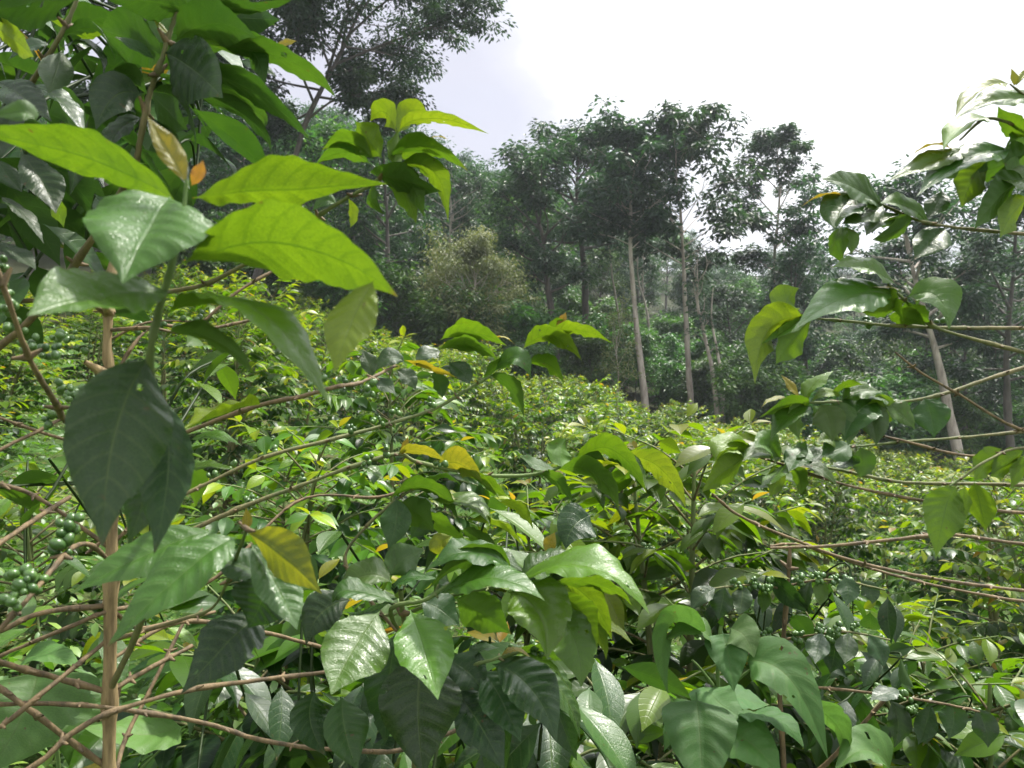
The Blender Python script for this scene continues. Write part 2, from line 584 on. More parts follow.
# ------------------------------------------------------------------ sky, sun, air
SUN_EL, SUN_AZ = 62.0, 48.0           # azimuth from +Y towards +X: the sun stands ahead, a little to the right
w = bpy.data.worlds.new('World')
SC.world = w
w.use_nodes = True
nt = w.node_tree
nt.nodes.clear()
g = NT(nt)
wo = g.n('ShaderNodeOutputWorld')
sky = g.n('ShaderNodeTexSky', sky_type='NISHITA', sun_disc=False, sun_elevation=R(SUN_EL), sun_rotation=R(SUN_AZ), air_density=1.0, dust_density=3.0)
bg1 = g.n('ShaderNodeBackground', i_Strength=0.12)
g.l(sky.outputs[0], bg1.inputs[0])
tc = g.n('ShaderNodeTexCoord')
mp = g.n('ShaderNodeMapping')
mp.inputs['Scale'].default_value = (1, 1, 2.2)
mp.inputs['Location'].default_value = (.33, .2, .1)
g.l(tc.outputs['Generated'], mp.inputs[0])
no = g.n('ShaderNodeTexNoise', i_Scale=2.3, i_Detail=7.0, i_Roughness=.52)
g.l(mp.outputs[0], no.inputs['Vector'])
sx = g.n('ShaderNodeSeparateXYZ')
g.l(tc.outputs['Generated'], sx.inputs[0])
# a thicker greyer bank low on both sides of the bright part ahead
dx = g.math('SUBTRACT', sx.outputs[0], .31)
bank = g.math('MULTIPLY', g.math('MULTIPLY', g.math('MULTIPLY', dx, dx), 4.4), g.math('MULTIPLY', g.math('MULTIPLY', sx.outputs[1], 1.5, True), g.math('SUBTRACT', 1.25, g.math('MULTIPLY', sx.outputs[2], 1.4), True)))
cf = g.math('SUBTRACT', g.math('ADD', no.outputs[0], .25), bank)
cl = g.ramp(cf, [(.36, (.40, .40, .465)), (.50, (.46, .46, .515)), (.80, (.86, .86, .90)), (.92, (1.0, 1.0, 1.0))])
SD = (math.sin(R(SUN_AZ)) * math.cos(R(SUN_EL)), math.cos(R(SUN_AZ)) * math.cos(R(SUN_EL)), math.sin(R(SUN_EL)))
dt = g.n('ShaderNodeVectorMath', operation='DOT_PRODUCT')
g.l(tc.outputs['Generated'], dt.inputs[0])
dt.inputs[1].default_value = SD
# bright veil of cloud round the hidden sun
glow = g.math('MULTIPLY', g.math('POWER', g.math('MAXIMUM', dt.outputs['Value'], 0.0), 14.0), 9.0)
bg2 = g.n('ShaderNodeBackground')
g.l(g.math('ADD', glow, 1.12), bg2.inputs['Strength'])
g.l(cl, bg2.inputs[0])
cov = g.ramp(no.outputs[0], [(.22, (.80, .80, .80)), (.5, (.97, .97, .97))])
mx = g.n('ShaderNodeMixShader')
g.l(cov, mx.inputs[0])
g.l(bg1.outputs[0], mx.inputs[1])
g.l(bg2.outputs[0], mx.inputs[2])
g.l(mx.outputs[0], wo.inputs[0])

sd = bpy.data.lights.new('sun', 'SUN')
sd.energy = 4.9
sd.angle = R(3.5)
sd.color = (1, .95, .86)
so = bpy.data.objects.new('sun', sd)
COL.objects.link(so)
so.location = (0, 0, 60)
dv = Vector((math.sin(R(SUN_AZ)) * math.cos(R(SUN_EL)), math.cos(R(SUN_AZ)) * math.cos(R(SUN_EL)), math.sin(R(SUN_EL))))
so.rotation_euler = dv.to_track_quat('Z', 'Y').to_euler()

# ------------------------------------------------------------------ ground
xs = np.concatenate([np.linspace(-320, -50, 20), np.linspace(-46, -13, 16), np.linspace(-12, 16, 72), np.linspace(17, 50, 18), np.linspace(55, 320, 20)])
ys = np.concatenate([np.linspace(-60, -6, 8), np.linspace(-5, 20, 64), np.linspace(21, 60, 30), np.linspace(64, 190, 32), np.linspace(200, 420, 10)])
GX, GY = np.meshgrid(xs, ys)
rg = np.random.default_rng(3)
GZ = ground(GX, GY) + rg.normal(0, .018, GX.shape)
mb = MB()
nx = len(xs)
i = np.arange(len(ys) - 1)[:, None]
j = np.arange(nx - 1)[None]
q = np.stack([i * nx + j, i * nx + j + 1, (i + 1) * nx + j + 1, (i + 1) * nx + j], -1).reshape(-1, 4)
mb.add(np.stack([GX, GY, GZ], -1).reshape(-1, 3), q=q)
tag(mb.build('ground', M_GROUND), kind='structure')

# the humid air over the valley
hz = bpy.data.materials.new('haze')
hz.use_nodes = True
hn = hz.node_tree
hn.nodes.clear()
ho = hn.nodes.new('ShaderNodeOutputMaterial')
hv = hn.nodes.new('ShaderNodeVolumePrincipled')
hv.inputs['Color'].default_value = (.86, .92, 1.0, 1)
hv.inputs['Density'].default_value = HAZE
hv.inputs['Anisotropy'].default_value = .35
hn.links.new(hv.outputs[0], ho.inputs['Volume'])
zlo = float(GZ.min()) - 1.5
if HAZE > 0:
    mb = MB()
    x0, x1, y0, y1, z0, z1 = -322, 322, -62, 422, zlo, 72
    c8 = [(x, y, z) for z in (z0, z1) for y in (y0, y1) for x in (x0, x1)]
    mb.add(c8, q=[(0, 2, 3, 1), (4, 5, 7, 6), (0, 1, 5, 4), (2, 6, 7, 3), (0, 4, 6, 2), (1, 3, 7, 5)])
    tag(mb.build('haze', hz, smooth=False), kind='stuff')


# ------------------------------------------------------------------ trees
def tree_geo(seed, H, base, rad, tr, lean=(0, 0), limbs=14, sub=4, per=70, ls=.25, prof='oval', spread=.55, rise=30, bark_tone=0.0, twin=False, droop=.25, dens=1.0, fork=None, limb_r=.42):
    """returns (wood MB, crown MB) of a tree standing at the origin"""
    rng = np.random.default_rng(seed)
    wood, crown = MB(), MB()
    k = 7
    f = np.linspace(0, 1, k)
    wig = np.cumsum(rng.normal(0, .016 * H, (k, 2)), 0) * (f[:, None])
    path = np.stack([lean[0] * f ** 1.3 + wig[:, 0], lean[1] * f + wig[:, 1], -.6 + (H + .6) * f * .94], -1)
    P = tube(wood, path, tr, tr * .16, n=26, sides=9, green=(bark_tone, bark_tone), rng=rng)
    P[:, 2].sort()
    if twin:                        # a second stem forks off near the ground
        tube(wood, path * [1, 1, .92] + np.stack([.75 * f ** .8, .2 * f, 0 * f], -1) - np.array([.0, 0, 0]), tr * .75, tr * .14, n=22, sides=8, rng=rng)

    def on_trunk(z):
        return np.array([np.interp(z, P[:, 2], P[:, 0]), np.interp(z, P[:, 2], P[:, 1]), z])
    cl = []
    for i in range(limbs):
        t = (i + .5) / limbs
        z = base + (H * .93 - base) * t ** .9
        az = i * 2.4 + rng.uniform(-.5, .5)
        pr = {'oval': .35 + .65 * math.sin(math.pi * min(1, .12 + t * .86)), 'umbrella': .35 + .75 * t, 'cone': 1.05 - .8 * t, 'top': .55 + .5 * math.sin(math.pi * t)}[prof]
        L = rad * pr * rng.uniform(.7, 1.2)
        el = R(rise + 35 * t + rng.uniform(-14, 14))
        d = np.array([math.cos(az) * math.cos(el), math.sin(az) * math.cos(el), math.sin(el)])
        b = on_trunk(z)
        m1 = b + d * L * .5 + rng.normal(0, .06 * L, 3)
        e = b + d * L + np.array([0, 0, -droop * L * .4 + .1 * L]) + rng.normal(0, .05 * L, 3)
        r = tr * limb_r * (1 - .6 * t) * min(1.0, .35 + L / (rad + .01) * .7)
        LP = tube(wood, [b, m1, e], r, r * .22, n=9, sides=5, green=(bark_tone, bark_tone))
        cl.append((e, 1.0))
        for s_ in range(sub):
            q0 = LP[int(rng.uniform(3, 8))]
            dd = nrm(d + rng.normal(0, .62, 3))
            ll = L * rng.uniform(.25, .5)
            q1 = q0 + dd * ll
            tube(wood, [q0, q0 + dd * ll * .5 + rng.normal(0, .05 * ll, 3), q1], r * .38, r * .10, n=5, sides=4, green=(bark_tone, bark_tone))
            cl.append((q1, .9))
            if rng.random() < .6:
                cl.append((q0 + dd * ll * .55, .7))
    for z in np.linspace(H * .9, H * .99, 3):
        cl.append((on_trunk(z), .8))
    for c, s_ in cl:
        n = int(per * s_ * dens * rng.uniform(.55, 1.35))
        if n < 2:
            continue
        sg = spread * s_ * rng.uniform(.55, 1.2)
        o = nrm(rng.normal(0, 1, (n, 3))) * (rng.random((n, 1)) ** .5) * [sg * 1.35, sg * 1.35, sg * .8]
        out = nrm(o + rng.normal(0, .5, (n, 3)) * sg)
        dirs = out * [1, 1, .5] + [0, 0, -droop]
        ups = rng.normal(0, .45, (n, 3)) + [0, 0, 1]
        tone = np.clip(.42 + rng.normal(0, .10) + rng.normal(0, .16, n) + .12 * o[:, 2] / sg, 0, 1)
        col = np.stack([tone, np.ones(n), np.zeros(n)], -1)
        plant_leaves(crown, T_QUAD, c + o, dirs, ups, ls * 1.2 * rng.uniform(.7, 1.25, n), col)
    return wood, crown


def tree(name, label, cat, px, d, H, group=None, leafmat=None, bark=None, sink=0, **kw):
    x = (px - 512) / FPX * d
    y = d
    loc = np.array([x, y, float(ground(x, y)) - sink])
    root = thing(name, label, cat, loc, group)
    wood, crown = tree_geo(H=H, **kw)
    wood.build('trunk', bark or M_TBARK, root, origin=(0, 0, 0))
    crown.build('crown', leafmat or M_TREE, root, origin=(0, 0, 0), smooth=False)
    return root


def top_h(px, py, d):
    """height of a tree at px, distance d, whose top reaches the image row py"""
    x = (px - 512) / FPX * d
    return float(at(px, py, d)[2] - ground(x, d))


HERO_TREES = []
HT = HERO_TREES.append
HT(tree('tall_tree', 'tall tree with slender crown on the left one of the two tall pale trunks', 'tree', 648, 34, top_h(640, 130, 34), seed=11, base=8.4, rad=3.1, tr=.20, lean=(-1.9, .3), limbs=24, sub=5, per=48, ls=.26, prof='oval', spread=.46, rise=26, droop=.35, limb_r=.20))
HT(tree('tall_tree', 'tall tree with the highest crown on the right one of the two tall pale trunks', 'tree', 693, 35, top_h(690, 148, 35), seed=23, base=7.8, rad=3.9, tr=.19, lean=(-1.5, .2), limbs=26, sub=5, per=50, ls=.27, prof='top', spread=.48, rise=26, droop=.35, limb_r=.20))
HT(tree('leafy_tree', 'dark narrow leafy tree standing left of the two pale trunks, above the tan shrub', 'tree', 558, 37, top_h(545, 142, 37), seed=37, base=5.0, rad=3.3, tr=.24, lean=(-.8, .2), limbs=20, sub=4, per=80, ls=.22, prof='oval', spread=.62, rise=20, bark=M_DBARK))
HT(tree('leafy_tree', 'dense dark tree with brown trunk between the narrow leafy tree and the pale trunks', 'tree', 588, 41, top_h(590, 140, 41), seed=41, base=7.5, rad=3.6, tr=.30, lean=(.3, 0), limbs=18, sub=4, per=78, ls=.25, prof='oval', spread=.65, rise=18, bark=M_DBARK))
HT(tree('bare_tree', 'slender grey tree with twin pale stems and few leaves, right of the tall pale trunks', 'tree', 722, 32.5, 8.6, seed=52, base=4.2, rad=1.5, tr=.17, lean=(-.9, .2), limbs=12, sub=4, per=6, ls=.2, prof='umbrella', spread=.4, rise=50, twin=True))
HT(tree('open_tree', 'open crowned tree with thin visible branches against the white sky', 'tree', 770, 38, top_h(778, 128, 38), seed=64, base=7.8, rad=3.0, tr=.15, lean=(1.2, 0), limbs=14, sub=6, per=100, ls=.19, prof='oval', spread=.42, rise=24, limb_r=.5))
HT(tree('spreading_tree', 'low spreading tree under the open crowned tree, grey green crown', 'tree', 790, 37, top_h(795, 224, 37), seed=71, base=4.2, rad=3.5, tr=.18, lean=(.2, 0), limbs=16, sub=4, per=66, ls=.21, prof='umbrella', spread=.6, rise=12, bark=M_DBARK))
HT(tree('leaning_tree', 'tree with pale leaning trunk seen behind the bare twigs of the branch at right', 'tree', 966, 30, top_h(918, 165, 30), seed=83, base=6.0, rad=3.1, tr=.24, lean=(-2.1, 0), limbs=17, sub=4, per=78, ls=.22, prof='oval', spread=.6, rise=15))
HT(tree('dark_tree', 'dark wide crowned tree at the right edge, behind the bare twigs', 'tree', 1012, 31, top_h(1005, 196, 31), seed=97, base=4.8, rad=3.4, tr=.22, lean=(-.3, 0), limbs=18, sub=4, per=82, ls=.22, prof='top', spread=.62, rise=10, bark=M_DBARK))
HT(tree('spreading_tree', 'large spreading tree with fine lacy leaves and forked limbs at the top left', 'tree', 236, 27, 18.0, seed=108, base=8.0, rad=5.7, tr=.16, lean=(4.9, 0), limbs=36, sub=11, per=190, ls=.16, prof='oval', spread=.62, rise=22, bark=M_DBARK, limb_r=.45, droop=.4))
HT(tree('leafy_tree', 'tall dark tree mostly hidden behind the dark leaved coffee plant at upper left', 'tree', 110, 21, 17.5, seed=141, base=5.0, rad=4.6, tr=.25, lean=(.3, 0), limbs=24, sub=6, per=95, ls=.22, prof='oval', spread=.62, rise=15, bark=M_DBARK))
HT(tree('dry_shrub', 'tall tan feathery shrub with pale thin stem at the forest edge', 'shrub', 474, 32, top_h(474, 248, 32), seed=111, base=.3, rad=2.7, tr=.09, limbs=28, sub=6, per=66, ls=.12, prof='oval', spread=.50, rise=35, leafmat=M_TAN, droop=.6))
HT(tree('dry_shrub', 'greyish tan twiggy shrub at the foot of the pale trunks', 'shrub', 618, 31.5, top_h(618, 330, 31.5), seed=118, base=.2, rad=1.5, tr=.06, limbs=16, sub=5, per=16, ls=.12, prof='umbrella', spread=.34, rise=40, leafmat=M_TAN, droop=.3))
HT(tree('slim_tree', 'thin pale leaning stem against the dark forest, left of the tall pale trunks', 'tree', 628, 43, 11.0, seed=131, base=8.0, rad=1.5, tr=.12, lean=(-1.6, 0), limbs=8, sub=3, per=40, ls=.22, prof='oval', spread=.5, rise=30))
HT(tree('slim_tree', 'thin pale stem standing just behind the left tall pale trunk', 'tree', 655, 46, 11.0, seed=137, base=7.0, rad=1.6, tr=.11, lean=(-1.0, 0), limbs=8, sub=3, per=40, ls=.22, prof='oval', spread=.5, rise=30))

# forest behind: a few kinds, each tree its own thing
KIND = [
    ('forest_tree', dict(seed=201, H=13, base=4.0, rad=3.6, tr=.22, limbs=17, sub=4, per=64, ls=.27, prof='oval', spread=.75, rise=18), M_TREE, M_DBARK),
    ('forest_tree', dict(seed=202, H=15, base=6.5, rad=3.3, tr=.22, limbs=16, sub=4, per=62, ls=.27, prof='top', spread=.7, rise=15), M_TREE, M_TBARK),
    ('forest_tree', dict(seed=203, H=11, base=2.6, rad=3.8, tr=.2, limbs=18, sub=4, per=64, ls=.25, prof='umbrella', spread=.8, rise=10), M_TREE, M_DBARK),
    ('forest_tree', dict(seed=204, H=12, base=2.2, rad=3.0, tr=.18, limbs=20, sub=4, per=60, ls=.24, prof='cone', spread=.75, rise=12), M_TREE, M_DBARK),
    ('forest_tree', dict(seed=205, H=10, base=2.0, rad=3.2, tr=.16, limbs=18, sub=4, per=70, ls=.22, prof='oval', spread=.7, rise=22), M_SHRUB, M_DBARK),
]
PROTO = []
rng = np.random.default_rng(77)
placed = []


def clear(x, y, r):
    return all((x - a) ** 2 + (y - b) ** 2 > r * r for a, b in placed)


for o in HERO_TREES:
    placed.append((o.location[0], o.location[1]))
LBL = {
    0: ('hazy dark forest tree on the steep slope behind the tall pale trunks', 'forest trees behind the pale trunks'),
    1: ('dense forest tree on the slope at left, above the bright coffee bushes', 'forest trees on the left slope'),
    2: ('forest tree on the valley side behind the leafy branch at right', 'forest trees on the right valley side'),
    3: ('small hazy tree on the far ridge below the sky', 'trees on the far ridge'),
}


def place_tree(x, y, k, zone, sc):
    nm, kw, lm, bk = KIND[k]
    loc = (x, y, float(ground(x, y)) - .1)
    lab, grp = LBL[zone]
    if len(PROTO) <= k or PROTO[k] is None:
        while len(PROTO) <= k:
            PROTO.append(None)
        t = thing(nm, lab, 'tree', loc, grp)
        kw = dict(kw)
        wd, cr = tree_geo(**kw)
        wd.build('trunk', bk, t, origin=(0, 0, 0))
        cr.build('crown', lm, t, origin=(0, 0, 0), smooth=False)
        PROTO[k] = t
        t.scale = (sc, sc, sc)
        t.rotation_euler = (0, 0, rng.uniform(0, 6.28))
        return t
    return copy_thing(PROTO[k], loc, rng.uniform(0, 6.28), sc, lab, grp)


n_try = 0
count = 0
while count < 118 and n_try < 6000:
    n_try += 1
    y = 35 + 45 * rng.random() ** 1.2
    px = rng.uniform(-60, 1090)
    x = (px - 512) / FPX * y
    if px > 610 and px < 740 and y < 42:
        continue
    if 400 < px < 610 and y < 41:
        continue
    if not clear(x, y, 3.3 + y * .012):
        continue
    placed.append((x, y))
    k = int(rng.choice(5, p=[.24, .22, .22, .18, .14]))
    zone = 1 if px < 430 else (0 if px < 800 else 2)
    sc = rng.uniform(.75, 1.15)
    # the skyline of the photograph: how high the forest may reach
    lim = np.interp(px, [0, 350, 440, 500, 560, 640, 720, 800, 860, 900, 1024], [85, 100, 158, 172, 178, 215, 268, 272, 300, 275, 240])
    sc = min(sc, top_h(px, lim + rng.uniform(0, 28), y) / KIND[k][1]['H'])
    if sc < .34:
        continue
    place_tree(x, y, k, zone, sc)
    count += 1
count = 0
n_try = 0
while count < 104 and n_try < 4000:
    n_try += 1
    y = 82 + 84 * rng.random()
    px = rng.uniform(-20, 1050)
    x = (px - 512) / FPX * y
    if not clear(x, y, 6.0):
        continue
    lim = np.interp(px, [0, 350, 440, 500, 560, 640, 720, 800, 850, 900, 1024], [85, 100, 158, 168, 178, 205, 250, 248, 248, 246, 228])
    k = int(rng.choice(5))
    sc = min(rng.uniform(.8, 1.3), top_h(px, lim + rng.uniform(0, 12), y) / KIND[k][1]['H'])
    if sc < .22:
        continue
    placed.append((x, y))
    place_tree(x, y, k, 3, sc)
    count += 1

# undergrowth along the forest edge
SK = [dict(seed=301, H=3.0, base=.3, rad=1.7, tr=.05, limbs=18, sub=4, per=60, ls=.17, prof='oval', spread=.42, rise=25),
      dict(seed=302, H=2.4, base=.2, rad=1.6, tr=.05, limbs=16, sub=4, per=56, ls=.22, prof='umbrella', spread=.42, rise=20),
      dict(seed=303, H=4.0, base=.5, rad=1.6, tr=.05, limbs=18, sub=4, per=56, ls=.16, prof='cone', spread=.42, rise=30)]
SP = [None] * 3
SL = {0: ('leafy green shrub at the forest foot, left of the pale trunks', 'undergrowth shrubs left of the pale trunks'),
      1: ('leafy green shrub at the forest foot, right of the pale trunks', 'undergrowth shrubs right of the pale trunks')}
count = n_try = 0
sh = []
while count < 128 and n_try < 5000:
    n_try += 1
    y = 31.5 + 26 * rng.random() ** 1.5
    px = rng.uniform(180, 1060)
    if n_try < 30:                  # close the gaps between the pale trunks
        y, px = 38 + 2.5 * rng.random() + (n_try % 2) * 4, 560 + n_try * 6.2
    x = (px - 512) / FPX * y
    if 596 < px < 742 and y < 37.5:
        continue
    if any((x - a) ** 2 + (y - b) ** 2 < 1.7 ** 2 for a, b in sh):
        continue
    sh.append((x, y))
    k = int(rng.integers(3))
    lab, grp = SL[0 if px < 655 else 1]
    loc = (x, y, float(ground(x, y)) - .05)
    sc = rng.uniform(.7, 1.25)
    if SP[k] is None:
        t = thing('shrub', lab, 'shrub', loc, grp)
        wd, cr = tree_geo(**SK[k])
        wd.build('stem', M_DBARK, t, origin=(0, 0, 0))
        cr.build('crown', M_SHRUB, t, origin=(0, 0, 0), smooth=False)
        SP[k] = t
        t.scale = (sc, sc, sc)
    else:
        copy_thing(SP[k], loc, rng.uniform(0, 6.28), sc, lab, grp)
    count += 1


# ------------------------------------------------------------------ coffee bushes
def coffee_geo(seed, H, Rm, stems=1, tpl=T_MID, gap=.095, lgap=.050, leaf=.112, berry=0, start=.28, vigor=.0, lod=1, topbri=1.0):
    rng = np.random.default_rng(seed)
    wood, fol, ber = MB(), MB(), []
    pos, dirs, ups, size, col = [], [], [], [], []
    for s_ in range(stems):
        off = rng.normal(0, .05 if stems > 1 else .01, 2)
        ln = rng.normal(0, .10 * H if stems > 1 else .03 * H, 2)
        hh = H * rng.uniform(.86, 1.0) if stems > 1 else H
        path = np.array([[off[0], off[1], -.15], [off[0] + ln[0] * .4, off[1] + ln[1] * .4, hh * .5], [off[0] + ln[0], off[1] + ln[1], hh - .05]])
        P = tube(wood, path, .022 * (H / 1.8), .005, n=16, sides=7, green=(0, .8))
        z = start * rng.uniform(.8, 1.2)
        az = rng.uniform(0, 3.14)
        while z < hh - .04:
            t = (z - start) / (hh - start)
            b = np.array([np.interp(z, P[:, 2], P[:, 0]), np.interp(z, P[:, 2], P[:, 1]), z])
            for sgn in (0, math.pi):
                a = az + sgn + rng.uniform(-.3, .3)
                L = Rm * (.30 + .75 * math.sin(math.pi * min(1, .25 + .75 * (1 - t))) if t < .98 else .2) * rng.uniform(.75, 1.2) * (1 - .55 * max(0, t - .6) / .4)
                el = R(rng.uniform(8, 26) + 34 * t * t)
                d0 = np.array([math.cos(a) * math.cos(el), math.sin(a) * math.cos(el), math.sin(el)])
                sag = (.55 - .35 * t) * L
                m = b + d0 * L * .5
                e = b + d0 * L + np.array([0, 0, -sag * .8])
                m[2] -= sag * .12
                LP = tube(wood, [b, m, e], .0045, .0022, n=8, sides=4, green=(.1, .9))
                nl = max(2, int(L / lgap))
                flip = rng.random() < .5
                for q in range(nl):
                    f = .16 + .84 * (q + 1) / nl
                    if f < .42 and rng.random() < .45:
                        continue
                    k = f * 7
                    i0 = min(int(k), 6)
                    p = LP[i0] * (1 - (k - i0)) + LP[i0 + 1] * (k - i0)
                    ax = nrm(LP[i0 + 1] - LP[i0])
                    hz_ = nrm(np.cross(ax, [0, 0, 1]))
                    for sd_ in (-1, 1):
                        if rng.random() < .08:
                            continue
                        tip = f > .97
                        d = ax * rng.uniform(.35, .8) + hz_ * sd_ * (1.0 if not tip else .5) + np.array([0, 0, rng.uniform(-.75, .02) - .55 * (1 - f) * (1 - t) + (.55 if tip else 0)])
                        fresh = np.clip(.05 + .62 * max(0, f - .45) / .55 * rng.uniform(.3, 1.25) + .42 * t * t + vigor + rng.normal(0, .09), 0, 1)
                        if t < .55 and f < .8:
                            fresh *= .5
                        bro = 0.0
                        r_ = rng.random()
                        if (tip and r_ < .18) or r_ < .004:
                            bro, fresh = rng.uniform(.25, .75), .9
                        pos.append(p)
                        dirs.append(d)
                        ups.append(np.array([0, 0, 1]) + rng.normal(0, .35, 3))
                        size.append(leaf * rng.uniform(.72, 1.2) * (.62 if tip else 1))
                        col.append((fresh, rng.uniform(.62, 1.12), bro))
                    if berry and .25 < f < .8 and rng.random() < berry:
                        ber.append(MB())
                        berry_blob(ber[-1], p, int(rng.integers(4, 8)), .0065, .012, rng, ax)
            z += gap * rng.uniform(.8, 1.25)
            az += math.pi / 2 + rng.uniform(-.2, .2)
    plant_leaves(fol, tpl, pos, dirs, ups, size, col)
    return wood, fol, ber


def coffee_bush(label, loc, group=None, **kw):
    root = thing('coffee_bush', label, 'bush', loc, group)
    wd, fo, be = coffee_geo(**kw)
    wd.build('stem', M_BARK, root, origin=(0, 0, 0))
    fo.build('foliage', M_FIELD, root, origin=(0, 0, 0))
    for b_ in be[:60]:
        b_.build('berry_cluster', M_BERRY, root, origin=(0, 0, 0))
    return root


def topline(px):
    return float(np.interp(px, [-100, 0, 230, 330, 400, 500, 560, 640, 740, 800, 900, 1024, 1200], [290, 285, 268, 300, 335, 352, 368, 392, 402, 415, 440, 462, 480]))


VAR = [dict(seed=401, H=1.9, Rm=.68, stems=3, vigor=.10), dict(seed=402, H=2.1, Rm=.70, stems=3, vigor=.14), dict(seed=403, H=1.8, Rm=.76, stems=3, vigor=.05, gap=.11),
       dict(seed=404, H=2.0, Rm=.60, stems=2, vigor=.18, gap=.085), dict(seed=405, H=1.7, Rm=.72, stems=3, vigor=.21)]
VP = [None] * 5
BL = {'l': ('bright coffee bush on the upper left slope below the forest and the tan shrub', 'coffee bushes on the upper left slope'),
      'c': ('bright coffee bush in the middle of the plantation below the tall pale trunks', 'coffee bushes below the pale trunks'),
      'r': ('yellow green coffee bush far down the slope at right, behind the bare twigs', 'coffee bushes down the right slope'),
      'n': ('leafy coffee bush a few steps away, behind the big leaves in front', 'coffee bushes a few steps away')}
rng = np.random.default_rng(909)
bushes = [(.53, 2.25), (-.72, 4.4), (1.25, 2.5), (1.35, 1.95), (.12, 1.55), (-.45, 1.45), (-.89, 2.9), (-1.7, 2.7), (.03, 2.7)]
count = n_try = 0
while count < 285 and n_try < 20000:
    n_try += 1
    y = 3.3 + 27.5 * rng.random() ** .8
    px = rng.uniform(-60, 1090)
    x = (px - 512) / FPX * y
    sp = 1.20 + .013 * y
    if any((x - a) ** 2 + (y - b) ** 2 < sp * sp for a, b in bushes):
        continue
    bushes.append((x, y))
    k = int(rng.integers(5))
    gz = float(ground(x, y))
    tl = topline(px) + rng.uniform(-9, 8) + rng.random() ** 2 * min(90, 560 / y)
    hmax = at(px, tl, y)[2] - gz
    H = VAR[k]['H'] * rng.uniform(.85, 1.12)
    H = min(H, hmax)
    if H < .7:
        continue
    zn = 'n' if y < 6.5 else ('l' if px < 430 else ('c' if px < 760 else 'r'))
    lab, grp = BL[zn]
    s = H / VAR[k]['H']
    sxy = max(s, .72) * rng.uniform(.95, 1.1)
    loc = (x, y, gz - .03)
    if VP[k] is None:
        VP[k] = coffee_bush(lab, loc, grp, **VAR[k])
        VP[k].scale = (sxy, sxy, s)
    else:
        copy_thing(VP[k], loc, rng.uniform(0, 6.28), (sxy, sxy, s), lab, grp)
    count += 1
print('BUSHES', count)


def near_bush(label, px, d, top, seed, Rm, **kw):
    x = (px - 512) / FPX * d
    gz = float(ground(x, d))
    H = at(px, top, d)[2] - gz
    return coffee_bush(label, (x, d, gz - .03), None, seed=seed, H=H, Rm=Rm, **kw)


near_bush('dark leaved coffee bush with bronze tips and bare lower stems, below the pale trunks', 690, 2.25, 398, 511, .54, stems=2, tpl=T_HI, gap=.066, lgap=.052, leaf=.135, berry=.06, vigor=.10, start=.22)
near_bush('coffee bush with drooping grey dark leaves in the middle, behind the two berry bearing twigs', 400, 4.4, 338, 512, .62, stems=2, tpl=T_HI, gap=.09, leaf=.145, berry=.08, vigor=.02)
near_bush('low coffee bush with dense tips at the lower right, under the bare twigs', 880, 2.7, 590, 513, .66, stems=3, tpl=T_HI, gap=.07, lgap=.055, leaf=.125, berry=.10, vigor=.08, start=.2)
near_bush('dark low coffee bush in the lower right corner', 985, 2.0, 640, 514, .50, stems=3, tpl=T_HI, gap=.07, leaf=.125, berry=.12, vigor=.0, start=.2)
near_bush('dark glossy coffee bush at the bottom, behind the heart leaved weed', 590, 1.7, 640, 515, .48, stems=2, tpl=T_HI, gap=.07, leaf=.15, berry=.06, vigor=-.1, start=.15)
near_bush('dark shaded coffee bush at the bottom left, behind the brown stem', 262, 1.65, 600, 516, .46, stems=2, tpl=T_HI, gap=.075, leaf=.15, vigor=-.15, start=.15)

near_bush('bright leaved coffee bush seen between the two berry twigs and the thin brown stem', 285, 2.9, 432, 517, .55, stems=3, tpl=T_HI, gap=.075, lgap=.055, leaf=.12, berry=.05, vigor=.12, start=.25)
near_bush('low bright coffee bush at the left edge behind the berry clusters', 50, 2.7, 470, 518, .50, stems=3, tpl=T_HI, gap=.075, lgap=.055, leaf=.11, vigor=.18, start=.15)
near_bush('coffee bush with fresh tips in the middle, just behind the glossy drooping leaves', 520, 2.7, 470, 519, .55, stems=3, tpl=T_HI, gap=.075, lgap=.055, leaf=.125, berry=.05, vigor=.10, start=.25)

# ------------------------------------------------------------------ low weeds on the ground
rng = np.random.default_rng(55)
mb = MB()
N = 60000
y = 1.2 + 9 * rng.random(N) ** 1.5
px = rng.uniform(-120, 1140, N)
x = (px - 512) / FPX * y
cx = np.round(x / .22 + rng.normal(0, .22, N)) * .22
cy = np.round(y / .22 + rng.normal(0, .22, N)) * .22
hgt = .12 + .55 * (np.sin(cx * 7.1 + 1) * np.sin(cy * 5.3) * .5 + .5)
z = ground(x, y) + rng.random(N) * hgt
ang = rng.uniform(0, 6.28, N)
dirs = np.stack([np.cos(ang), np.sin(ang), rng.uniform(-.8, .9, N)], -1)
ups = rng.normal(0, .35, (N, 3)) + [0, 0, 1]
tone = np.clip(.45 + .25 * np.sin(cx * 9 + cy * 4) + rng.normal(0, .18, N), 0, 1)
plant_leaves(mb, T_LOW, np.stack([x, y, z], -1), dirs, ups, rng.uniform(.025, .068, N), np.stack([tone, np.ones(N), np.zeros(N)], -1), 1.15)
tag(mb.build('ground_cover', M_COVER), kind='stuff')
# ------------------------------------------------------------------ the plants close to the path
SEED = [1000]


def base_at(px, d):
    x = (px - 512) / FPX * d
    return np.array([x, d, float(ground(x, d)) - .02])


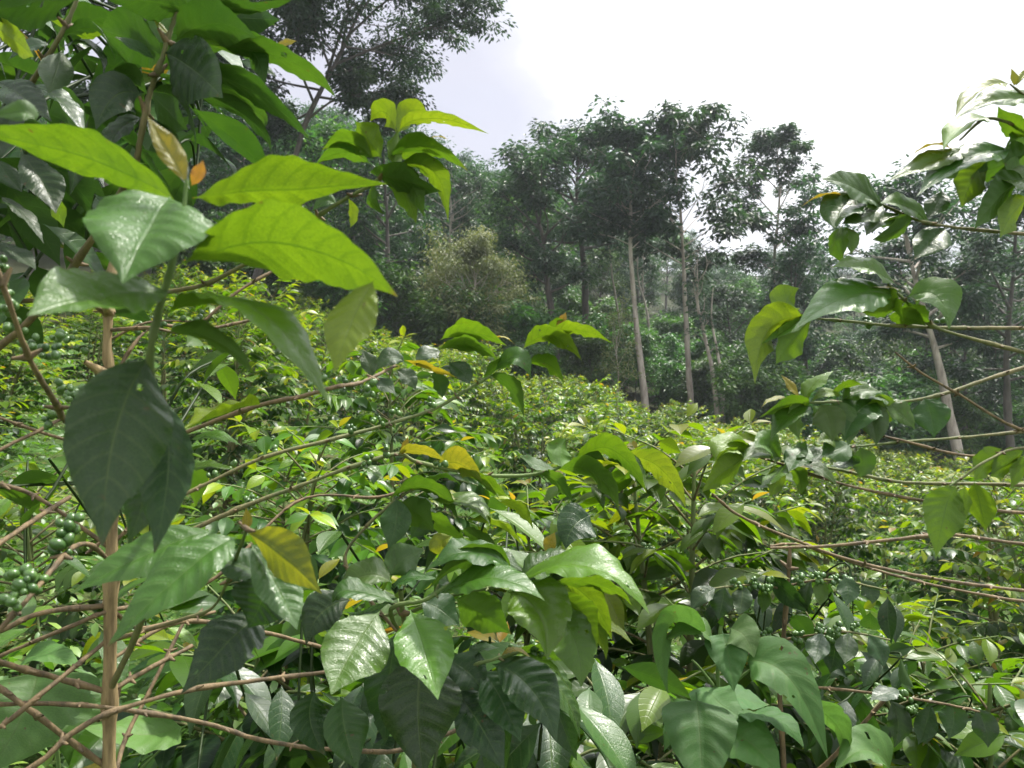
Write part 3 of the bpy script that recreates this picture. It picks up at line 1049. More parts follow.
def twig(parent, name, pts, w0, w1, green=(0, 0), knots=0, sides=8, mat=None):
    """a stem or branch through measured points (image x, image y, distance); widths in image pixels"""
    P = [at(*p) for p in pts]
    mb = MB()
    SEED[0] += 1
    tube(mb, P, w0 * .34 / FPX * pts[0][2], w1 * .36 / FPX * pts[-1][2], n=max(10, 7 * (len(pts) - 1)), sides=sides, green=green, knots=knots, rng=np.random.default_rng(SEED[0]))
    if knots:                       # old leaf nodes: small paired stubs
        S = smooth_path(P, 60)
        rng = np.random.default_rng(SEED[0])
        r = (w0 + w1) / 4 / FPX * pts[0][2]
        for k in range(knots):
            i = int((k + .5) / knots * 58)
            t = nrm(S[i + 1] - S[i])
            sd = nrm(np.cross(t, [0, 0, 1]) + rng.normal(0, .3, 3))
            for s_ in (-1, 1):
                tube(mb, [S[i], S[i] + (sd * s_ + t * .4) * r * 2.6], r * .8, r * .28, n=3, sides=5, green=(green[0], green[0]))
    return mb.build(name, mat or M_BARK, parent)


def leaves(parent, rows, mat=None, prof=PROF, name='leaf', bri=1.0, dscale=1.0, **kw):
    """rows: x0,y0, xm,ym, x2,y2, d0,d2, width px, tilt, age [, fold, twist]"""
    for r in rows:
        x0, y0, xm, ym, x2, y2, d0, d2, W, tilt, age = r[:11]
        fold = r[11] if len(r) > 11 else 16
        tw = r[12] if len(r) > 12 else 0
        SEED[0] += 1
        rg_ = np.random.default_rng(SEED[0])
        mb = MB()
        dm = (d0 + d2) / 2
        size = math.hypot(x2 - x0, y2 - y0)
        big = size > 60
        blade(mb, at(x0, y0, d0 * dscale), at(xm, ym, dm * dscale), at(x2, y2, d2 * dscale), .92 * W / FPX * dm * dscale, tilt, age, fold=fold, twist=tw, prof=prof,
              nu=54 if big else 26, nv=7 if big else 4, bri=bri * rg_.uniform(.85, 1.15), seed=SEED[0], wave=kw.get('wave', .10), corr=kw.get('corr', .05), veins=kw.get('veins', 9.0))
        mb.build(name, mat or M_LEAF, parent)


def berries(parent, spots, rpx, d, n=(6, 10), axis=(1, 0, .4), seed=1):
    rng = np.random.default_rng(seed)
    for s_ in spots:
        dd = s_[2] if len(s_) > 2 else d
        mb = MB()
        berry_blob(mb, at(s_[0], s_[1], dd), int(rng.integers(*n)), rpx * .8 / FPX * dd, rpx * 1.3 / FPX * dd, rng, axis)
        mb.build('berry_cluster', M_BERRY, parent)


def scatter_leaves(parent, n, box, d, age, seed, L=.14, droop=.5, bri=1.0, name='foliage', spread=.5):
    """leaves of the plant's inner twigs, filling a part of its crown"""
    rng = np.random.default_rng(seed)
    x0, y0, x1, y1 = box
    mb = MB()
    pos = np.array([at(rng.uniform(x0, x1), rng.uniform(y0, y1), rng.uniform(*d)) for _ in range(n)])
    a = rng.uniform(0, 6.28, n)
    dirs = np.stack([np.cos(a), np.sin(a), rng.uniform(-droop - spread, -droop + spread, n)], -1)
    ups = rng.normal(0, .4, (n, 3)) + [0, 0, 1]
    col = np.stack([np.clip(age + rng.normal(0, .12, n), 0, 1), rng.uniform(.8, 1.2, n), np.where(rng.random(n) < .03, .7, 0)], -1)
    plant_leaves(mb, T_HI, pos, dirs, ups, L * rng.uniform(.75, 1.2, n), col, .92)
    # thin twigs that carry them
    o = np.argsort(pos[:, 0])
    for i in range(0, n - 6, 7):
        tube(mb, pos[o[i:i + 7:2]], .0028, .0018, sides=5, green=(0, 0))
    return mb.build(name, M_LEAF, parent)


# ---- plant 1: thin brown stem at the left, its fruiting twigs and the big leaves of its shoot
p1 = thing('coffee_plant', 'coffee plant with thin pale brown stem, berry twigs and big yellow green leaves at left', 'coffee plant', base_at(108, .92))
st = twig(p1, 'stem', [(109, 1450, .93), (110, 900, .92), (109, 768, .92), (110, 640, .92), (112, 520, .92), (109, 400, .92), (108, 330, .92), (109, 290, .92), (116, 255, .93)], 25, 10, knots=8, mat=M_STEM)
sh = twig(p1, 'branch', [(110, 690, .92), (134, 640, .88), (156, 580, .80), (164, 530, .70), (164, 460, .56), (150, 372, .46), (158, 315, .455), (171, 268, .455), (182, 220, .46), (187, 180, .46)], 10, 6, green=(.3, 1))
leaves(sh, [
    (178, 204, 92, 160, -40, 128, .47, .53, 84, 128, .76, 16),
    (170, 197, 150, 226, 122, 284, .47, .40, 136, 26, .55, 12),
    (172, 292, 100, 298, 27, 316, .455, .37, 112, 58, .50, 23),
    (194, 198, 282, 189, 388, 184, .47, .54, 100, 122, .78, 24),
    (183, 263, 292, 246, 398, 297, .455, .44, 124, 132, .74, 12),
    (374, 280, 352, 322, 334, 374, .44, .41, 58, 30, .92, 8),
    (165, 314, 250, 305, 329, 404, .455, .42, 96, 78, .62, 6, -95),
    (166, 332, 215, 340, 256, 376, .46, .43, 44, 122, .5),
    (150, 356, 116, 430, 102, 548, .455, .41, 108, -8, .10, 8),
    (164, 398, 168, 470, 154, 555, .49, .45, 60, 24, .06, 10),
    (160, 430, 146, 490, 128, 545, .50, .49, 56, 35, .04, 10),
    (187, 184, 168, 150, 147, 116, .46, .455, 30, 20, 1.55, 20),
], bri=1.0)
leaves(sh, [(191, 186, 199, 173, 203, 160, .46, .46, 16, 20, 2.0, 20), (36, 122, 22, 112, -12, 118, .47, .46, 30, 40, .45, 18)], bri=1.2)

b0 = twig(p1, 'branch', [(108, 470, .92), (180, 435, .85), (258, 406, .82), (300, 397, .80), (335, 387, .80), (362, 382, .84), (395, 366, .9)], 7, 4, knots=5)
leaves(b0, [
    (262, 404, 226, 414, 179, 432, .81, .72, 72, 86, .86, 38),
    (405, 363, 390, 358, 373, 374, .9, .88, 26, 40, .15), (376, 378, 385, 385, 396, 394, .88, .87, 20, 30, .15),
    (396, 370, 408, 378, 416, 390, .9, .9, 22, 30, .1), (372, 378, 368, 362, 362, 350, .86, .86, 22, 30, .1),
    (185, 470, 205, 466, 236, 470, .84, .82, 26, 70, .5), (190, 440, 215, 436, 242, 446, .84, .82, 22, 60, .55),
])
berries(b0, [(345, 385), (318, 380), (372, 388)], 4.6, .82, n=(4, 7), seed=11)
b1 = twig(p1, 'branch', [(110, 545, .92), (150, 512, .95), (186, 494, .98), (262, 458, 1.02), (330, 440, 1.06), (405, 419, 1.12), (440, 406, 1.16), (470, 388, 1.18), (490, 376, 1.2)], 6.5, 4, green=(0, .9), knots=9)
leaves(b1, [
    (489, 375, 512, 388, 524, 418, 1.2, 1.17, 40, 118, .42), (494, 372, 516, 358, 531, 379, 1.2, 1.16, 28, 35, .5),
    (528, 364, 548, 364, 564, 383, 1.2, 1.17, 34, 125, .72), (522, 350, 552, 336, 582, 361, 1.2, 1.16, 42, 122, .85),
    (545, 338, 575, 330, 612, 343, 1.2, 1.17, 36, 115, .86), (548, 345, 560, 330, 575, 326, 1.22, 1.2, 34, 140, .75), (556, 328, 562, 320, 566, 312, 1.2, 1.2, 11, 30, 1.8),
    (438, 350, 470, 346, 498, 360, 1.18, 1.14, 34, 120, .58), (440, 340, 472, 333, 507, 346, 1.2, 1.16, 36, 122, .70),
    (450, 333, 470, 328, 492, 336, 1.22, 1.2, 30, 125, .75), (484, 345, 500, 337, 516, 346, 1.22, 1.2, 18, 90, 1.6),
    (404, 360, 430, 368, 458, 378, 1.14, 1.12, 20, 112, 1.5), (442, 352, 427, 354, 416, 366, 1.16, 1.13, 24, 40, .2),
    (448, 362, 462, 372, 470, 384, 1.17, 1.15, 26, 30, .1), (430, 372, 440, 385, 442, 398, 1.15, 1.14, 28, 130, .35), (470, 385, 455, 372, 440, 368, 1.18, 1.16, 24, 60, .25), (482, 380, 496, 366, 505, 358, 1.2, 1.2, 22, 120, .6),
])
berries(b1, [(275, 448), (232, 468), (378, 422), (395, 412), (352, 428), (432, 402), (212, 478)], 3.5, 1.06, n=(4, 7), seed=12)
b2 = twig(p1, 'branch', [(112, 585, .92), (150, 552, .92), (196, 528, .93), (250, 504, .95), (305, 484, .97), (351, 467, .98), (397, 454, 1.0), (418, 462, 1.01), (480, 475, 1.04), (537, 474, 1.07), (572, 462, 1.08)], 7, 4.5, green=(0, 1), knots=9)
leaves(b2, [
    (556, 469, 535, 464, 520, 455, 1.07, 1.04, 22, 55, .3), (562, 468, 560, 452, 566, 438, 1.07, 1.1, 34, 150, .62),
    (574, 464, 612, 450, 647, 494, 1.08, 1.02, 50, 122, .75), (556, 470, 596, 474, 619, 512, 1.07, 1.02, 46, 122, .58),
    (540, 475, 558, 482, 573, 503, 1.07, 1.04, 32, 122, .52), (600, 456, 626, 460, 648, 477, 1.09, 1.06, 28, 50, .5), (572, 463, 590, 456, 606, 462, 1.08, 1.05, 20, 50, .4),
    (397, 455, 420, 450, 446, 462, 1.0, .98, 26, 120, 1.32), (438, 466, 460, 464, 482, 482, 1.02, 1.0, 44, 132, 1.30), (470, 476, 490, 484, 507, 497, 1.03, 1.0, 24, 125, .7),
    (400, 456, 405, 446, 408, 436, 1.0, 1.0, 9, 30, 1.7), (455, 470, 478, 478, 500, 500, 1.03, 1.0, 30, 110, .8), (360, 465, 372, 470, 385, 482, .98, .97, 22, 60, .5),
    (620, 455, 660, 468, 686, 508, 1.1, 1.05, 40, 134, .98),
])
berries(b2, [(250, 500), (368, 460), (386, 452), (440, 462), (300, 480)], 3.7, .98, n=(4, 7), seed=13)
b3 = twig(p1, 'branch', [(112, 610, .92), (165, 600, 1.0), (222, 573, 1.02), (300, 500, 1.12), (380, 497, 1.15), (420, 480, 1.2)], 6, 3.5, knots=6)
b5 = twig(p1, 'branch', [(112, 640, .92), (180, 620, .88), (215, 605, .84), (243, 540, .62), (246, 528, .60)], 6, 5, green=(0, 1), knots=4)
leaves(b5, [
    (237, 537, 186, 570, 104, 650, .60, .52, 74, 42, .36, 14), (214, 530, 152, 552, 70, 594, .64, .58, 66, 48, .38, 14),
    (250, 542, 278, 588, 297, 630, .60, .56, 52, 24, .30, 16),
    (268, 570, 262, 600, 248, 628, .66, .66, 70, 22, .08), (262, 612, 228, 642, 181, 694, .70, .64, 74, 32, .0, 10),
    (276, 584, 240, 566, 200, 562, .68, .66, 48, 44, .10), (252, 552, 275, 575, 300, 600, .70, .68, 60, 30, .12), (246, 530, 247, 520, 246, 507, .6, .6, 12, 20, 1.5), (225, 576, 225, 568, 224, 560, .7, .7, 9, 20, 1.6),
    (212, 545, 250, 540, 285, 560, .66, .66, 40, 100, .5),
], corr=.085)
leaves(b5, [(248, 533, 282, 556, 322, 594, .60, .55, 58, 150, 1.18, 24)], bri=.5)
for pts, w0, w1, kn in [
    ([(-60, 632, .75), (0, 662, .82), (50, 676, .88), (108, 692, .92)], 8, 9, 3),
    ([(-60, 702, .8), (0, 704, .84), (60, 704, .88), (110, 708, .90), (200, 722, .96), (270, 742, .98), (345, 750, 1.0), (410, 748, 1.02), (495, 712, 1.1)], 7, 6, 8),
    ([(-20, 800, .78), (40, 762, .80), (70, 735, .82), (112, 712, .84), (190, 690, .9), (260, 680, .98), (336, 671, 1.05)], 10, 5, 5),
    ([(-40, 660, .82), (0, 688, .84), (45, 722, .86), (105, 766, .92)], 9, 8, 4),
    ([(-40, 745, .8), (0, 727, .82), (40, 695, .84), (105, 642, .92)], 7, 6, 4),
    ([(112, 790, .94), (125, 740, 1.0), (150, 690, 1.05), (186, 618, 1.12)], 8, 4, 4),
    ([(112, 690, .92), (150, 668, .98), (192, 646, 1.04)], 8, 6, 2),
    ([(-40, 648, .85), (0, 631, .86), (45, 612, .88), (106, 606, .92)], 8, 7, 3),
    ([(-40, 675, .86), (0, 656, .88), (72, 626, .90), (112, 612, .92), (140, 628, .98), (215, 612, 1.1)], 6, 5, 5),
    ([(-40, 480, .85), (0, 484, .86), (42, 500, .88), (110, 548, .92)], 6, 6, 4),
    ([(-30, 560, .75), (0, 543, .78), (40, 516, .85), (70, 497, .92)], 8, 6, 2),
    ([(110, 660, .92), (180, 622, 1.0), (262, 632, 1.1), (338, 652, 1.18)], 7, 5, 4),
    ([(108, 385, .92), (150, 328, .98), (200, 330, 1.05), (260, 318, 1.1)], 5, 4, 3),
    ([(-30, 410, .8), (0, 418, .82), (40, 432, .86), (108, 452, .92)], 5, 5, 3),
    ([(-30, 470, .8), (0, 450, .82), (40, 430, .86), (75, 412, .9)], 6, 5, 2),
    ([(109, 318, .92), (98, 308, .9), (84, 296, .88), (60, 290, .86)], 6, 4, 2),
    ([(109, 330, .92), (150, 328, .92), (190, 330, .96), (240, 290, 1.0), (290, 262, 1.05)], 5, 4, 3),
]:
    twig(p1, 'branch', pts, w0, w1, knots=kn)
b9 = twig(p1, 'branch', [(109, 560, .92), (90, 545, .80), (72, 548, .70), (52, 570, .66), (20, 608, .62), (-30, 660, .6)], 7, 6, knots=3)
berries(b9, [(70, 532, .69), (64, 548, .68), (72, 522, .70), (22, 590, .62), (8, 605, .61), (36, 582, .64), (20, 578, .66)], 7.0, .66, n=(4, 7), seed=14, axis=(.7, 0, .7))
b10 = twig(p1, 'branch', [(109, 450, .92), (70, 425, .75), (55, 402, .66), (30, 360, .60), (8, 300, .56), (-20, 230, .54)], 6, 8, knots=4)
berries(b10, [(30, 345, .62), (48, 352, .64), (70, 400, .72), (62, 386, .70), (8, 310, .58), (2, 290, .57), (50, 420, .72), (18, 328, .62), (80, 392, .74), (60, 340, .68), (4, 265, .56)], 5.4, .66, n=(5, 8), seed=15)
b11 = twig(p1, 'branch', [(109, 340, .92), (150, 322, .95), (205, 322, 1.0)], 4, 3)
berries(b11, [(140, 326, .95), (160, 322, .96), (178, 325, .98), (200, 318, 1.0), (85, 345, .9), (70, 335, .88)], 4.2, .95, n=(4, 7), seed=16)
scatter_leaves(p1, 34, (-10, 440, 170, 640), (1.2, 1.7), .5, 6101, L=.12, droop=.2)
scatter_leaves(p1, 16, (60, 330, 260, 480), (1.05, 1.5), .55, 6102, L=.11, droop=.3)

# ---- plant 2: dark leaved plant filling the upper left corner
p2 = thing('coffee_plant', 'tall coffee plant with large dark leaves filling the upper left corner of the photo', 'coffee plant', base_at(-90, 1.0))
twig(p2, 'stem', [(-90, 1450, 1.0), (-92, 800, 1.0), (-80, 420, .98), (-70, 250, .95), (-60, -60, .95)], 22, 12, knots=8)
c1 = twig(p2, 'branch', [(-80, 400, .98), (20, 330, .95), (85, 250, .88), (130, 175, .80), (142, 130, .78), (150, 92, .78), (160, 65, .77), (168, 38, .77), (178, 10, .77), (192, -25, .77)], 10, 5, green=(0, .45), knots=7)
leaves(c1, [  # most ages set low: the shade on these leaves is put into their colour
    (175, 42, 212, 24, 256, 38, .77, .74, 60, 148, 0.23), (164, 52, 194, 70, 223, 98, .77, .70, 74, -12, 0.01, 8), (166, 58, 132, 40, 98, 30, .77, .80, 66, 150, 0.25),
    (192, 8, 150, 2, 84, -12, .77, .72, 56, 135, 0.11), (155, 60, 136, 46, 114, 37, .77, .75, 18, 50, 0.17), (215, 46, 252, 52, 264, 88, .80, .80, 44, 132, 0.28),
    (170, 60, 250, 90, 310, 140, .78, .74, 48, 126, 0.26), (178, 40, 280, 58, 336, 98, .80, .78, 46, 122, 0.39), (160, 80, 240, 112, 271, 152, .80, .78, 38, 118, 0.14),
    (180, 80, 250, 108, 263, 128, .85, .82, 30, 126, 0.41), (185, -5, 245, 8, 300, -5, .8, .78, 28, 120, 0.22), (240, 60, 258, 66, 277, 77, .84, .82, 18, 45, 0.22),
    (147, 92, 128, 74, 107, 90, .78, .78, 30, 132, 0.28), (142, 95, 115, 96, 96, 130, .78, .74, 52, 18, 0.00), (125, 104, 112, 88, 100, 76, .78, .76, 18, 60, 0.06),
    (150, 92, 182, 104, 196, 152, .78, .75, 40, 100, 0.03), (150, 92, 168, 112, 188, 130, .82, .80, 46, 140, 0.18), (146, 110, 168, 150, 190, 190, .80, .78, 36, 40, 0.03), (142, 118, 120, 130, 100, 165, .8, .78, 40, 60, 0.04), (140, 128, 165, 140, 182, 172, .82, .8, 36, 130, 0.17),
    (160, 72, 190, 60, 230, 70, .84, .84, 40, 130, 0.22), (165, 45, 160, 20, 155, -8, .79, .8, 40, 140, 0.17), (136, 150, 150, 165, 172, 190, .84, .82, 30, 110, 0.17), (200, 95, 235, 90, 275, 100, .86, .86, 34, 128, 0.28),
    (200, 60, 245, 40, 290, 60, .88, .86, 34, 125, 0.33), (196, 20, 225, 0, 262, 14, .8, .8, 40, 140, 0.19),
])
leaves(c1, [(276, 46, 286, 43, 297, 41, .82, .82, 10, 40, 1.6), (254, 38, 262, 44, 270, 48, .82, .82, 9, 40, 1.6), (244, 40, 236, 34, 230, 26, .82, .82, 10, 40, 1.5), (172, 36, 160, 26, 154, 14, .77, .77, 8, 40, 1.3)])
c2 = twig(p2, 'branch', [(-70, 250, .95), (-20, 160, .88), (30, 85, .8), (58, 40, .78), (75, 5, .78), (82, -30, .78)], 9, 5, green=(0, .45), knots=5)
leaves(c2, [  # low ages here too, darkening the leaf colour in place of shade
    (78, 0, 36, 2, -20, 14, .76, .66, 76, 138, 0.30, 10), (60, 40, 92, 28, 116, 62, .78, .74, 30, 100, 0.02), (58, 48, 92, 48, 104, 84, .78, .76, 34, 80, 0.01), (62, 50, 56, 72, 48, 94, .78, .74, 34, 8, 0.20, 8),
    (-14, 20, 12, 38, 34, 57, .70, .68, 40, 132, .92), (50, 45, 30, 46, 8, 60, .78, .76, 24, 60, 0.11), (-5, 82, 20, 95, 52, 122, .80, .76, 44, 30, 0.01), (20, 152, 42, 182, 56, 214, .80, .78, 42, 20, 0.02),
    (-5, 158, 8, 176, 22, 192, .8, .8, 36, 40, 0.17), (0, 196, 24, 215, 44, 244, .82, .8, 26, 60, 0.01), (-5, 240, 18, 255, 36, 270, .82, .8, 28, 50, 0.01), (42, 190, 56, 208, 64, 228, .84, .84, 26, 130, .8),
    (64, 38, 90, 20, 128, 24, .82, .82, 44, 140, 0.22), (50, 20, 85, 30, 110, 22, .86, .86, 34, 130, .85), (30, 85, 60, 100, 88, 140, .84, .82, 40, 60, 0.02), (20, 100, 5, 130, -10, 170, .82, .8, 44, 40, 0.03), (35, 78, 70, 110, 78, 160, .88, .86, 44, 120, 0.12), (60, 120, 75, 150, 70, 195, .88, .86, 44, 40, 0.03),
])
scatter_leaves(p2, 130, (-60, -40, 225, 225), (.95, 1.6), .14, 6201, L=.16, droop=.45)
scatter_leaves(p2, 14, (-20, 180, 100, 300), (.95, 1.3), .2, 6202, L=.13, droop=.5)
c3 = twig(p2, 'branch', [(-72, 300, .96), (60, 300, 1.05), (180, 290, 1.02), (235, 270, .98), (300, 228, .95), (340, 202, .92), (372, 184, .90), (396, 164, .90)], 8, 5, green=(0, .8), knots=7)
leaves(c3, [
    (398, 132, 430, 118, 489, 134, .90, .86, 36, 118, 0.95), (396, 132, 384, 112, 370, 122, .90, .92, 34, 140, 0.90), (396, 136, 410, 112, 428, 114, .92, .94, 34, 140, 0.94), (388, 160, 424, 146, 468, 171, .90, .86, 44, 122, 0.62),
    (396, 166, 434, 172, 448, 222, .90, .88, 40, 126, 0.84), (386, 166, 410, 184, 424, 218, .90, .88, 40, 130, 0.54), (382, 158, 368, 138, 356, 122, .90, .90, 42, 145, 0.76), (374, 160, 350, 142, 322, 150, .90, .92, 36, 132, 0.64),
    (370, 164, 345, 152, 316, 164, .92, .94, 34, 128, 0.54), (368, 172, 402, 180, 442, 192, .90, .86, 46, 128, 0.36), (348, 198, 353, 214, 350, 228, .92, .92, 18, 130, 0.95), (336, 206, 326, 200, 312, 212, .93, .92, 20, 40, 0.44), (375, 182, 372, 200, 384, 214, .9, .9, 28, 120, 0.54),
    (394, 166, 396, 150, 398, 130, .9, .9, 30, 130, 0.69), (378, 176, 405, 196, 416, 224, .92, .9, 40, 128, 0.69), (396, 160, 420, 160, 440, 196, .94, .92, 36, 126, 0.74),
])
leaves(c3, [(450, 142, 436, 137, 421, 148, .9, .9, 14, 90, 1.6)])

# ---- plant 3: branches reaching in from the right
p3 = thing('coffee_plant', 'coffee plant reaching in from the right with long bare twigs and pale leaf clusters', 'coffee plant', base_at(1135, 1.05))
twig(p3, 'stem', [(1135, 1300, 1.05), (1132, 800, 1.05), (1128, 500, 1.05), (1126, 300, 1.05), (1124, 170, 1.05), (1118, 90, 1.05)], 20, 6, green=(0, .5), knots=8)
r0 = twig(p3, 'branch', [(1124, 170, 1.05), (1135, 110, 1.06), (1150, 60, 1.08)], 6, 3, green=(.2, 1))
leaves(r0, [(1118, 92, 1090, 70, 1062, 90, 1.05, 1.0, 40, 60, .5), (1118, 92, 1140, 70, 1170, 88, 1.05, 1.02, 40, 60, .5), (1118, 92, 1112, 60, 1120, 30, 1.05, 1.08, 30, 40, .8), (1150, 60, 1175, 50, 1200, 74, 1.08, 1.06, 40, 60, .55), (1150, 60, 1130, 40, 1105, 46, 1.08, 1.1, 38, 110, .7), (1130, 130, 1160, 120, 1190, 150, 1.06, 1.04, 44, 60, .35)])
r1 = twig(p3, 'branch', [(1128, 240, 1.05), (1060, 236, 1.02), (1000, 232, .99), (945, 226, .96), (914, 219, .95), (885, 206, .95), (868, 200, .95)], 6, 3.5, green=(0, .6), knots=6)
leaves(r1, [
    (886, 212, 856, 189, 821, 179, .95, .90, 44, 54, 0.46), (862, 198, 842, 208, 835, 230, .95, .90, 49, 22, 0.40), (884, 204, 864, 214, 842, 224, .95, .91, 34, 36, 0.35), (842, 226, 837, 242, 844, 266, .93, .92, 37, 128, 0.60), (845, 226, 850, 240, 851, 254, .93, .92, 20, 25, 0.50),
    (845, 197, 824, 195, 801, 207, .94, .93, 17, 100, 1.6), (840, 199, 828, 202, 819, 209, .94, .93, 11, 80, 1.5), (945, 227, 930, 242, 914, 260, .96, .93, 39, 20, 0.13), (942, 190, 936, 205, 928, 218, .97, .96, 27, 20, 0.16), (905, 217, 892, 222, 878, 224, .95, .93, 22, 120, 0.50), (880, 206, 868, 198, 852, 196, .95, .92, 27, 60, 0.35),
    (1028, 198, 1012, 214, 1000, 238, .98, .96, 41, 132, .9),
])
leaves(r1, [(872, 203, 862, 186, 840, 170, .95, .93, 30, 58, .5, 18), (930, 222, 905, 206, 880, 203, .96, .93, 34, 54, .45, 18), (914, 218, 896, 230, 872, 240, .95, .92, 34, 128, .55), (900, 214, 880, 222, 866, 236, .95, .92, 28, 40, .4), (868, 200, 856, 205, 846, 214, .94, .92, 26, 36, .4)])
leaves(r1, [(862, 196, 850, 188, 838, 186, .95, .94, 16, 60, 1.5), (905, 170, 925, 160, 944, 158, .96, .97, 18, 80, 1.45)])
r1b = twig(p3, 'branch', [(1126, 260, 1.05), (1080, 170, 1.0), (1045, 138, .97), (1015, 125, .96), (985, 119, .95), (960, 140, .95)], 6, 3, green=(0, .5), knots=4)
leaves(r1b, [
    (1012, 150, 966, 160, 916, 197, .96, .90, 54, 56, 0.32), (990, 150, 972, 180, 962, 207, .96, .96, 44, 140, .82), (1024, 178, 1000, 196, 974, 230, .97, .95, 51, 130, 0.44), (990, 118, 964, 126, 943, 151, .95, .92, 44, 62, 0.72, 20), (968, 150, 935, 160, 886, 182, .95, .92, 37, 52, 0.55),
    (955, 151, 930, 146, 904, 163, .95, .94, 22, 95, 1.5), (1040, 102, 1002, 99, 956, 118, .95, .92, 41, 58, 0.60), (1036, 138, 1012, 126, 998, 106, .96, .96, 37, 130, 0.65), (960, 150, 955, 165, 940, 178, .95, .93, 29, 130, 0.50), (1030, 150, 1000, 165, 970, 176, .98, .96, 54, 125, 0.40), (1040, 120, 1020, 150, 1008, 178, .98, .97, 49, 130, 0.60), (1035, 190, 1020, 180, 990, 178, .98, .96, 49, 56, 0.45),
])
r1c = twig(p3, 'branch', [(1124, 180, 1.05), (1060, 125, .98), (1030, 100, .95), (1010, 84, .94)], 5, 2.5, green=(0, .4))
leaves(r1c, [(1010, 84, 980, 90, 954, 119, .94, .90, 37, 64, 1.16, 22), (1014, 86, 1014, 78, 1011, 68, .94, .94, 9, 30, 1.3), (1016, 86, 1022, 76, 1030, 68, .94, .94, 12, 40, 1.2)])
r2 = twig(p3, 'branch', [(1128, 340, 1.05), (1060, 330, 1.0), (1000, 328, .97), (960, 328, .95), (900, 326, .93), (845, 321, .91), (812, 318, .90), (790, 315, .90)], 6, 3, green=(0, .8), knots=6)
leaves(r2, [
    (790, 314, 787, 300, 799, 288, .90, .92, 39, 150, .86), (806, 318, 768, 330, 755, 384, .90, .87, 54, 134, .90), (812, 320, 792, 340, 776, 364, .90, .88, 46, 140, .80), (785, 313, 760, 319, 745, 336, .90, .89, 16, 80, 1.4), (800, 318, 795, 325, 760, 345, .90, .88, 32, 60, 0.65),
])
berries(r2, [(935, 326), (868, 321)], 4.5, .94, n=(3, 5), seed=21)
r3 = twig(p3, 'branch', [(1128, 380, 1.05), (1060, 362, 1.0), (985, 342, .95), (933, 326, .93), (910, 305, .92), (888, 284, .91)], 6, 4, green=(.1, .8), knots=4)
leaves(r3, [
    (897, 296, 850, 296, 793, 330, .91, .86, 63, 46, 0.50, 12), (897, 286, 866, 268, 830, 268, .91, .89, 46, 66, 0.46), (902, 291, 876, 287, 850, 295, .91, .90, 16, 80, 1.5), (906, 302, 884, 310, 862, 312, .91, .90, 34, 120, 0.65),
    (906, 298, 936, 296, 949, 330, .91, .86, 56, 44, 0.60, 22), (888, 316, 906, 318, 926, 326, .92, .92, 32, 132, 0.70), (905, 300, 915, 315, 930, 322, .92, .92, 37, 130, 0.60), (890, 287, 892, 300, 905, 322, .91, .9, 27, 120, 0.75),
])
r4 = twig(p3, 'branch', [(1128, 350, 1.05), (1060, 358, 1.02), (1000, 375, .98), (950, 392, .96), (915, 400, .95), (880, 403, .94), (830, 402, .93), (806, 402, .92), (792, 392, .92)], 6, 3, green=(0, .9), knots=6)
leaves(r4, [
    (806, 404, 814, 385, 834, 371, .92, .93, 39, 66, 0.70), (832, 396, 846, 386, 864, 385, .93, .92, 24, 112, 0.70), (808, 408, 790, 404, 759, 418, .92, .89, 34, 116, 0.65), (796, 401, 776, 399, 761, 408, .92, .9, 15, 70, 1.4), (800, 398, 790, 386, 781, 375, .92, .92, 17, 60, 1.45),
    (842, 396, 826, 393, 811, 403, .93, .91, 17, 50, 0.75), (820, 404, 829, 420, 832, 442, .92, .90, 37, 14, 0.46), (878, 400, 858, 412, 844, 442, .94, .90, 51, 22, 0.32, 18), (890, 402, 874, 396, 856, 398, .94, .92, 32, 60, 0.40), (896, 401, 882, 414, 868, 438, .94, .93, 44, 136, 0.80),
    (924, 398, 931, 415, 934, 438, .95, .93, 41, 12, 0.24), (812, 405, 818, 415, 812, 425, .92, .92, 29, 120, 0.60), (845, 404, 838, 415, 838, 428, .93, .93, 29, 130, .75),
], corr=.08)
leaves(r4, [(842, 400, 858, 392, 882, 392, .93, .92, 34, 50, .45), (812, 406, 790, 416, 770, 440, .92, .88, 36, 50, .5), (830, 402, 845, 420, 848, 446, .93, .9, 34, 26, .35), (860, 402, 872, 420, 876, 446, .94, .92, 36, 20, .4), (880, 402, 900, 412, 915, 430, .94, .93, 30, 40, .45), (806, 402, 796, 420, 800, 440, .92, .9, 30, 130, .7)])
r5 = twig(p3, 'branch', [(1128, 420, 1.05), (1060, 428, 1.02), (1000, 434, 1.0), (955, 438, .98), (900, 442, .96), (862, 446, .95), (840, 446, .95)], 5, 3, green=(0, .9), knots=5)
leaves(r5, [(850, 443, 836, 450, 821, 456, .95, .93, 34, 20, 0.30), (860, 447, 863, 463, 859, 478, .95, .95, 34, 150, 0.52), (842, 447, 830, 439, 818, 443, .95, .94, 22, 36, 0.70), (845, 447, 850, 462, 828, 466, .95, .94, 32, 60, 0.25)])
r6 = twig(p3, 'branch', [(1128, 455, 1.05), (1060, 458, 1.0), (1000, 457, .98), (955, 454, .97), (900, 440, .96), (864, 432, .96)], 5, 3, knots=5)
r7 = twig(p3, 'branch', [(1128, 490, 1.05), (1060, 486, 1.02), (980, 484, 1.0), (900, 482, .98), (840, 470, .97), (781, 461, .96)], 6, 3.5, green=(0, .7), knots=7)
